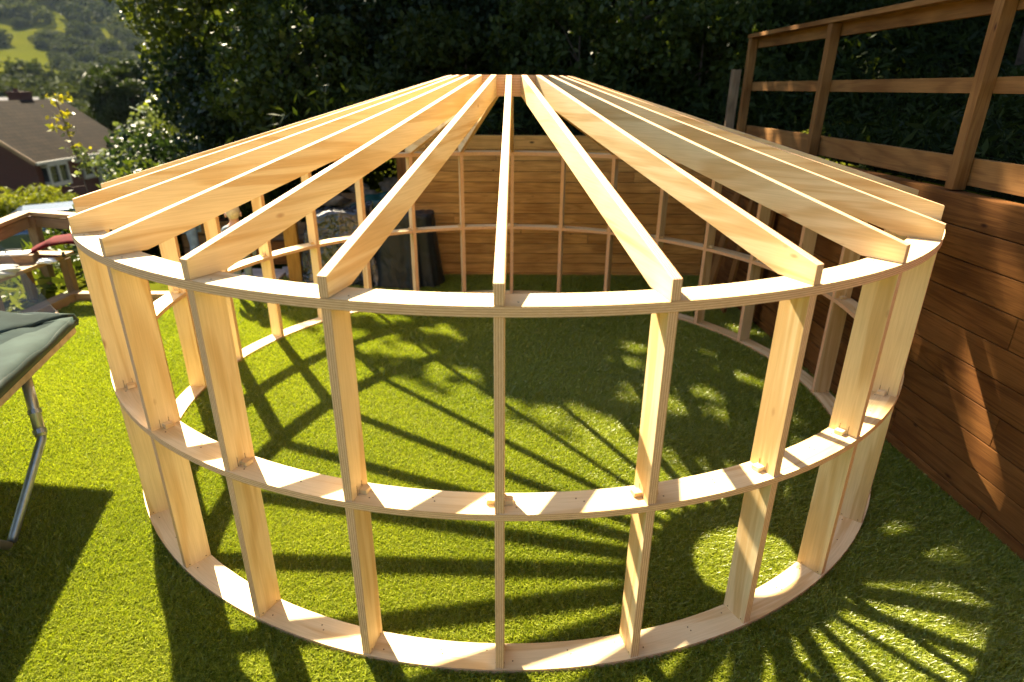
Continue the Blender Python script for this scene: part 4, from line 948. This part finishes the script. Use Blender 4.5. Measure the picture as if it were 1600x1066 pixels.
# ---------------------------------------------------------------- people
def skin_obj(name, joints, edges, mat, parent, root=0, sub=2):
    """joints: list of (co, rx, ry)"""
    me = bpy.data.meshes.new(name); me.from_pydata([j[0] for j in joints], edges, []); me.materials.append(M[mat])
    o = bpy.data.objects.new(name, me); COL.objects.link(o); o.parent = parent
    bm = bmesh.new(); bm.from_mesh(me); ly = bm.verts.layers.skin.verify(); bm.verts.ensure_lookup_table()
    for i, j in enumerate(joints):
        bm.verts[i][ly].radius = (j[1], j[2]); bm.verts[i][ly].use_root = (i == root)
    bm.to_mesh(me); bm.free()
    s_ = o.modifiers.new('skin', 'SKIN'); s_.use_smooth_shade = True
    q = o.modifiers.new('smooth', 'SUBSURF'); q.levels = sub; q.render_levels = sub
    return o
def person(loc, rz, H, label, child=False, hair='blond', top='navy', legs='denim', sleeve_long=True, arm_r=None, arm_l=None, bow=0.0, handsc=1.0, group=None):
    root = empty('person', loc, rz, label, 'person', group)
    k = H/1.75; hd = (1.28 if child else 1.0)*k           # head scale
    zh = .92*k; zs = (1.42 if not child else 1.36)*k; zn = zs+.06*k; zc = H-.115*hd
    fw = bow*k
    P = {}
    def J(n, c, rx, ry=None): P[n] = (Vector(c), rx, ry or rx)
    J('pelvis', (0, 0, zh), .145*k, .10*k); J('waist', (0, -.01*k+fw*.3, zh+.20*k), .13*k, .095*k); J('chest', (0, 0+fw*.7, zs-.13*k), .15*k, .105*k)
    J('shb', (0, fw, zs-.02*k), .11*k, .075*k); J('neck', (0, fw+.005, zn+.02*k), .052*hd)
    J('head0', (0, fw+.02*k, zc-.06*hd), .068*hd, .08*hd); J('head1', (0, fw+.012*k, zc+.005*hd), .082*hd, .10*hd); J('head2', (0, fw, zc+.065*hd), .060*hd, .075*hd)
    ED = [('pelvis', 'waist'), ('waist', 'chest'), ('chest', 'shb'), ('shb', 'neck'), ('neck', 'head0'), ('head0', 'head1'), ('head1', 'head2')]
    arms = {1: arm_r, -1: arm_l}
    for s_ in (-1, 1):
        t = str(s_)
        J('hip'+t, (.085*k*s_, 0, zh-.06*k), .088*k); J('kn'+t, (.10*k*s_, .02*k, .49*k), .058*k); J('calf'+t, (.10*k*s_, -.01*k, .34*k), .056*k); J('an'+t, (.105*k*s_, -.02*k, .09*k), .036*k)
        J('heel'+t, (.107*k*s_, -.03*k, .035*k), .032*k); J('toe'+t, (.125*k*s_, .16*k, .028*k), .030*k, .022*k)
        ED += [('pelvis', 'hip'+t), ('hip'+t, 'kn'+t), ('kn'+t, 'calf'+t), ('calf'+t, 'an'+t), ('an'+t, 'heel'+t), ('heel'+t, 'toe'+t)]
        a = arms[s_] or [(.235*k*s_, fw-.01, zs-.33*k), (.25*k*s_, fw+.06*k, zs-.58*k)]
        J('sh'+t, (.18*k*s_, fw, zs-.045*k), .055*k); J('el'+t, a[0], .040*k); J('wr'+t, a[1], .026*k)
        d = (Vector(a[1])-Vector(a[0])).normalized(); J('palm'+t, Vector(a[1])+d*.055*k, .030*k*handsc, .018*k*handsc)
        ED += [('shb', 'sh'+t), ('sh'+t, 'el'+t), ('el'+t, 'wr'+t), ('wr'+t, 'palm'+t)]
        side = Vector((0, 1, 0)); side = (side-d*side.dot(d)).normalized(); inn = d.cross(side)*(-s_)
        for fi, (off, ln) in enumerate(((-.028, .072), (-.010, .082), (.009, .076), (.027, .060))):
            pr = P['palm'+t][0]; b0 = pr + side*off*k + d*.025*k; b1 = b0 + d*ln*.5*k + inn*.006*k; b2 = b1 + d*ln*.42*k + inn*.022*k
            J(f'f{fi}a{t}', b0, .0095*k); J(f'f{fi}b{t}', b1, .0085*k); J(f'f{fi}c{t}', b2, .0072*k)
            ED += [('palm'+t, f'f{fi}a{t}'), (f'f{fi}a{t}', f'f{fi}b{t}'), (f'f{fi}b{t}', f'f{fi}c{t}')]
        pr = P['wr'+t][0].lerp(P['palm'+t][0], .6); th1 = pr - side*.034*k + inn*.012*k + d*.02*k; th2 = th1 - side*.010*k + d*.034*k + inn*.008*k
        J('tha'+t, th1, .011*k); J('thb'+t, th2, .009*k); ED += [('palm'+t, 'tha'+t), ('tha'+t, 'thb'+t)]
    names = list(P); ix = {n: i for i, n in enumerate(names)}
    skin_obj('body', [P[n] for n in names], [(ix[a], ix[b]) for a, b in ED], 'skin', root)
    def sub(name, keys, grow, mat, edges, extra=()):
        J2 = [(P[n][0], P[n][1]+grow*k, P[n][2]+grow*k) for n in keys] + list(extra); ii = {n: i for i, n in enumerate(keys)}
        return skin_obj(name, J2, [(ii[a], ii[b]) for a, b in edges if a in ii and b in ii], mat, root)
    kt = ['waist', 'chest', 'shb', 'pelvis', 'sh-1', 'el-1', 'sh1', 'el1'] + (['wr-1', 'wr1'] if sleeve_long else [])
    sub('shirt', kt, .016, top, ED)
    sub('trousers', ['pelvis', 'hip-1', 'kn-1', 'calf-1', 'an-1', 'hip1', 'kn1', 'calf1', 'an1'], .017, legs, ED)
    for s_ in ('-1', '1'):
        sub('shoe', ['heel'+s_, 'toe'+s_], .016, 'shoe', ED)
    hb = MB(); cx, cy, cz = 0, P['head1'][0].y-.008*k, zc+.022*hd
    def hf(d): return 1.0 if not (d.y > .35 and d.z < .45) else .86
    hb.ell((cx, cy, cz), (.094*hd, .112*hd, .118*hd), 24, 16, 0, hf)
    hb.v = [(x, y, z if z > cz-.06*hd or y < cy+.03*hd else cz-.05*hd) for x, y, z in hb.v]
    hb.build('hair', [M[hair]], root, smooth=True)
    fb = MB(); yf = P['head1'][0].y
    for s_ in (-1, 1): fb.ell((s_*.098*hd, yf+.0*hd, zc-.03*hd), (.014*hd, .022*hd, .032*hd), 10, 8)
    fb.ell((0, yf+.112*hd, zc-.035*hd), (.015*hd, .02*hd, .024*hd), 10, 8); fb.build('ears_and_nose', [M['skin']], root, smooth=True)
    eb = MB()
    for s_ in (-1, 1): eb.ell((s_*.034*hd, yf+.096*hd, zc-.008*hd), (.012*hd, .008*hd, .009*hd), 10, 8)
    eb.ell((0, yf+.098*hd, zc-.072*hd), (.026*hd, .008*hd, .006*hd), 10, 8); eb.build('eyes_and_mouth', [M['brownhair']], root, smooth=True)
    return root
person((-2.93, 2.22, .012), R_(20), 1.04, 'small blond child seen from behind at the back left of the lawn', child=True, hair='blond', top='greycloth', legs='greycloth')
person((-3.98, 3.30, gh(-3.98, 3.3)+.03), R_(-60), 1.27, 'older child in pale denim and navy top standing left of the blond child', hair='brownhair', top='navy', legs='denim',
       arm_r=[(.18, .05, .80), (.17, .17, .66)])
# ---------------------------------------------------------------- the air of the valley
hz = MB(); hz.box((-100, 100, 138), (2900, 2900, 292)); hzo = hz.build('haze', M['slot'])
m = bpy.data.materials.new('valley_air'); m.use_nodes = True; nt = m.node_tree; nt.nodes.clear()
out = nt.nodes.new('ShaderNodeOutputMaterial'); pv = nt.nodes.new('ShaderNodeVolumePrincipled'); pv.inputs['Density'].default_value = 0.00005; pv.inputs['Color'].default_value = (.62, .80, 1, 1); pv.inputs['Anisotropy'].default_value = 0
nt.links.new(pv.outputs[0], out.inputs['Volume']); hzo.data.materials.clear(); hzo.data.materials.append(m); tag(hzo, kind='stuff')
print('objects', len(bpy.data.objects))
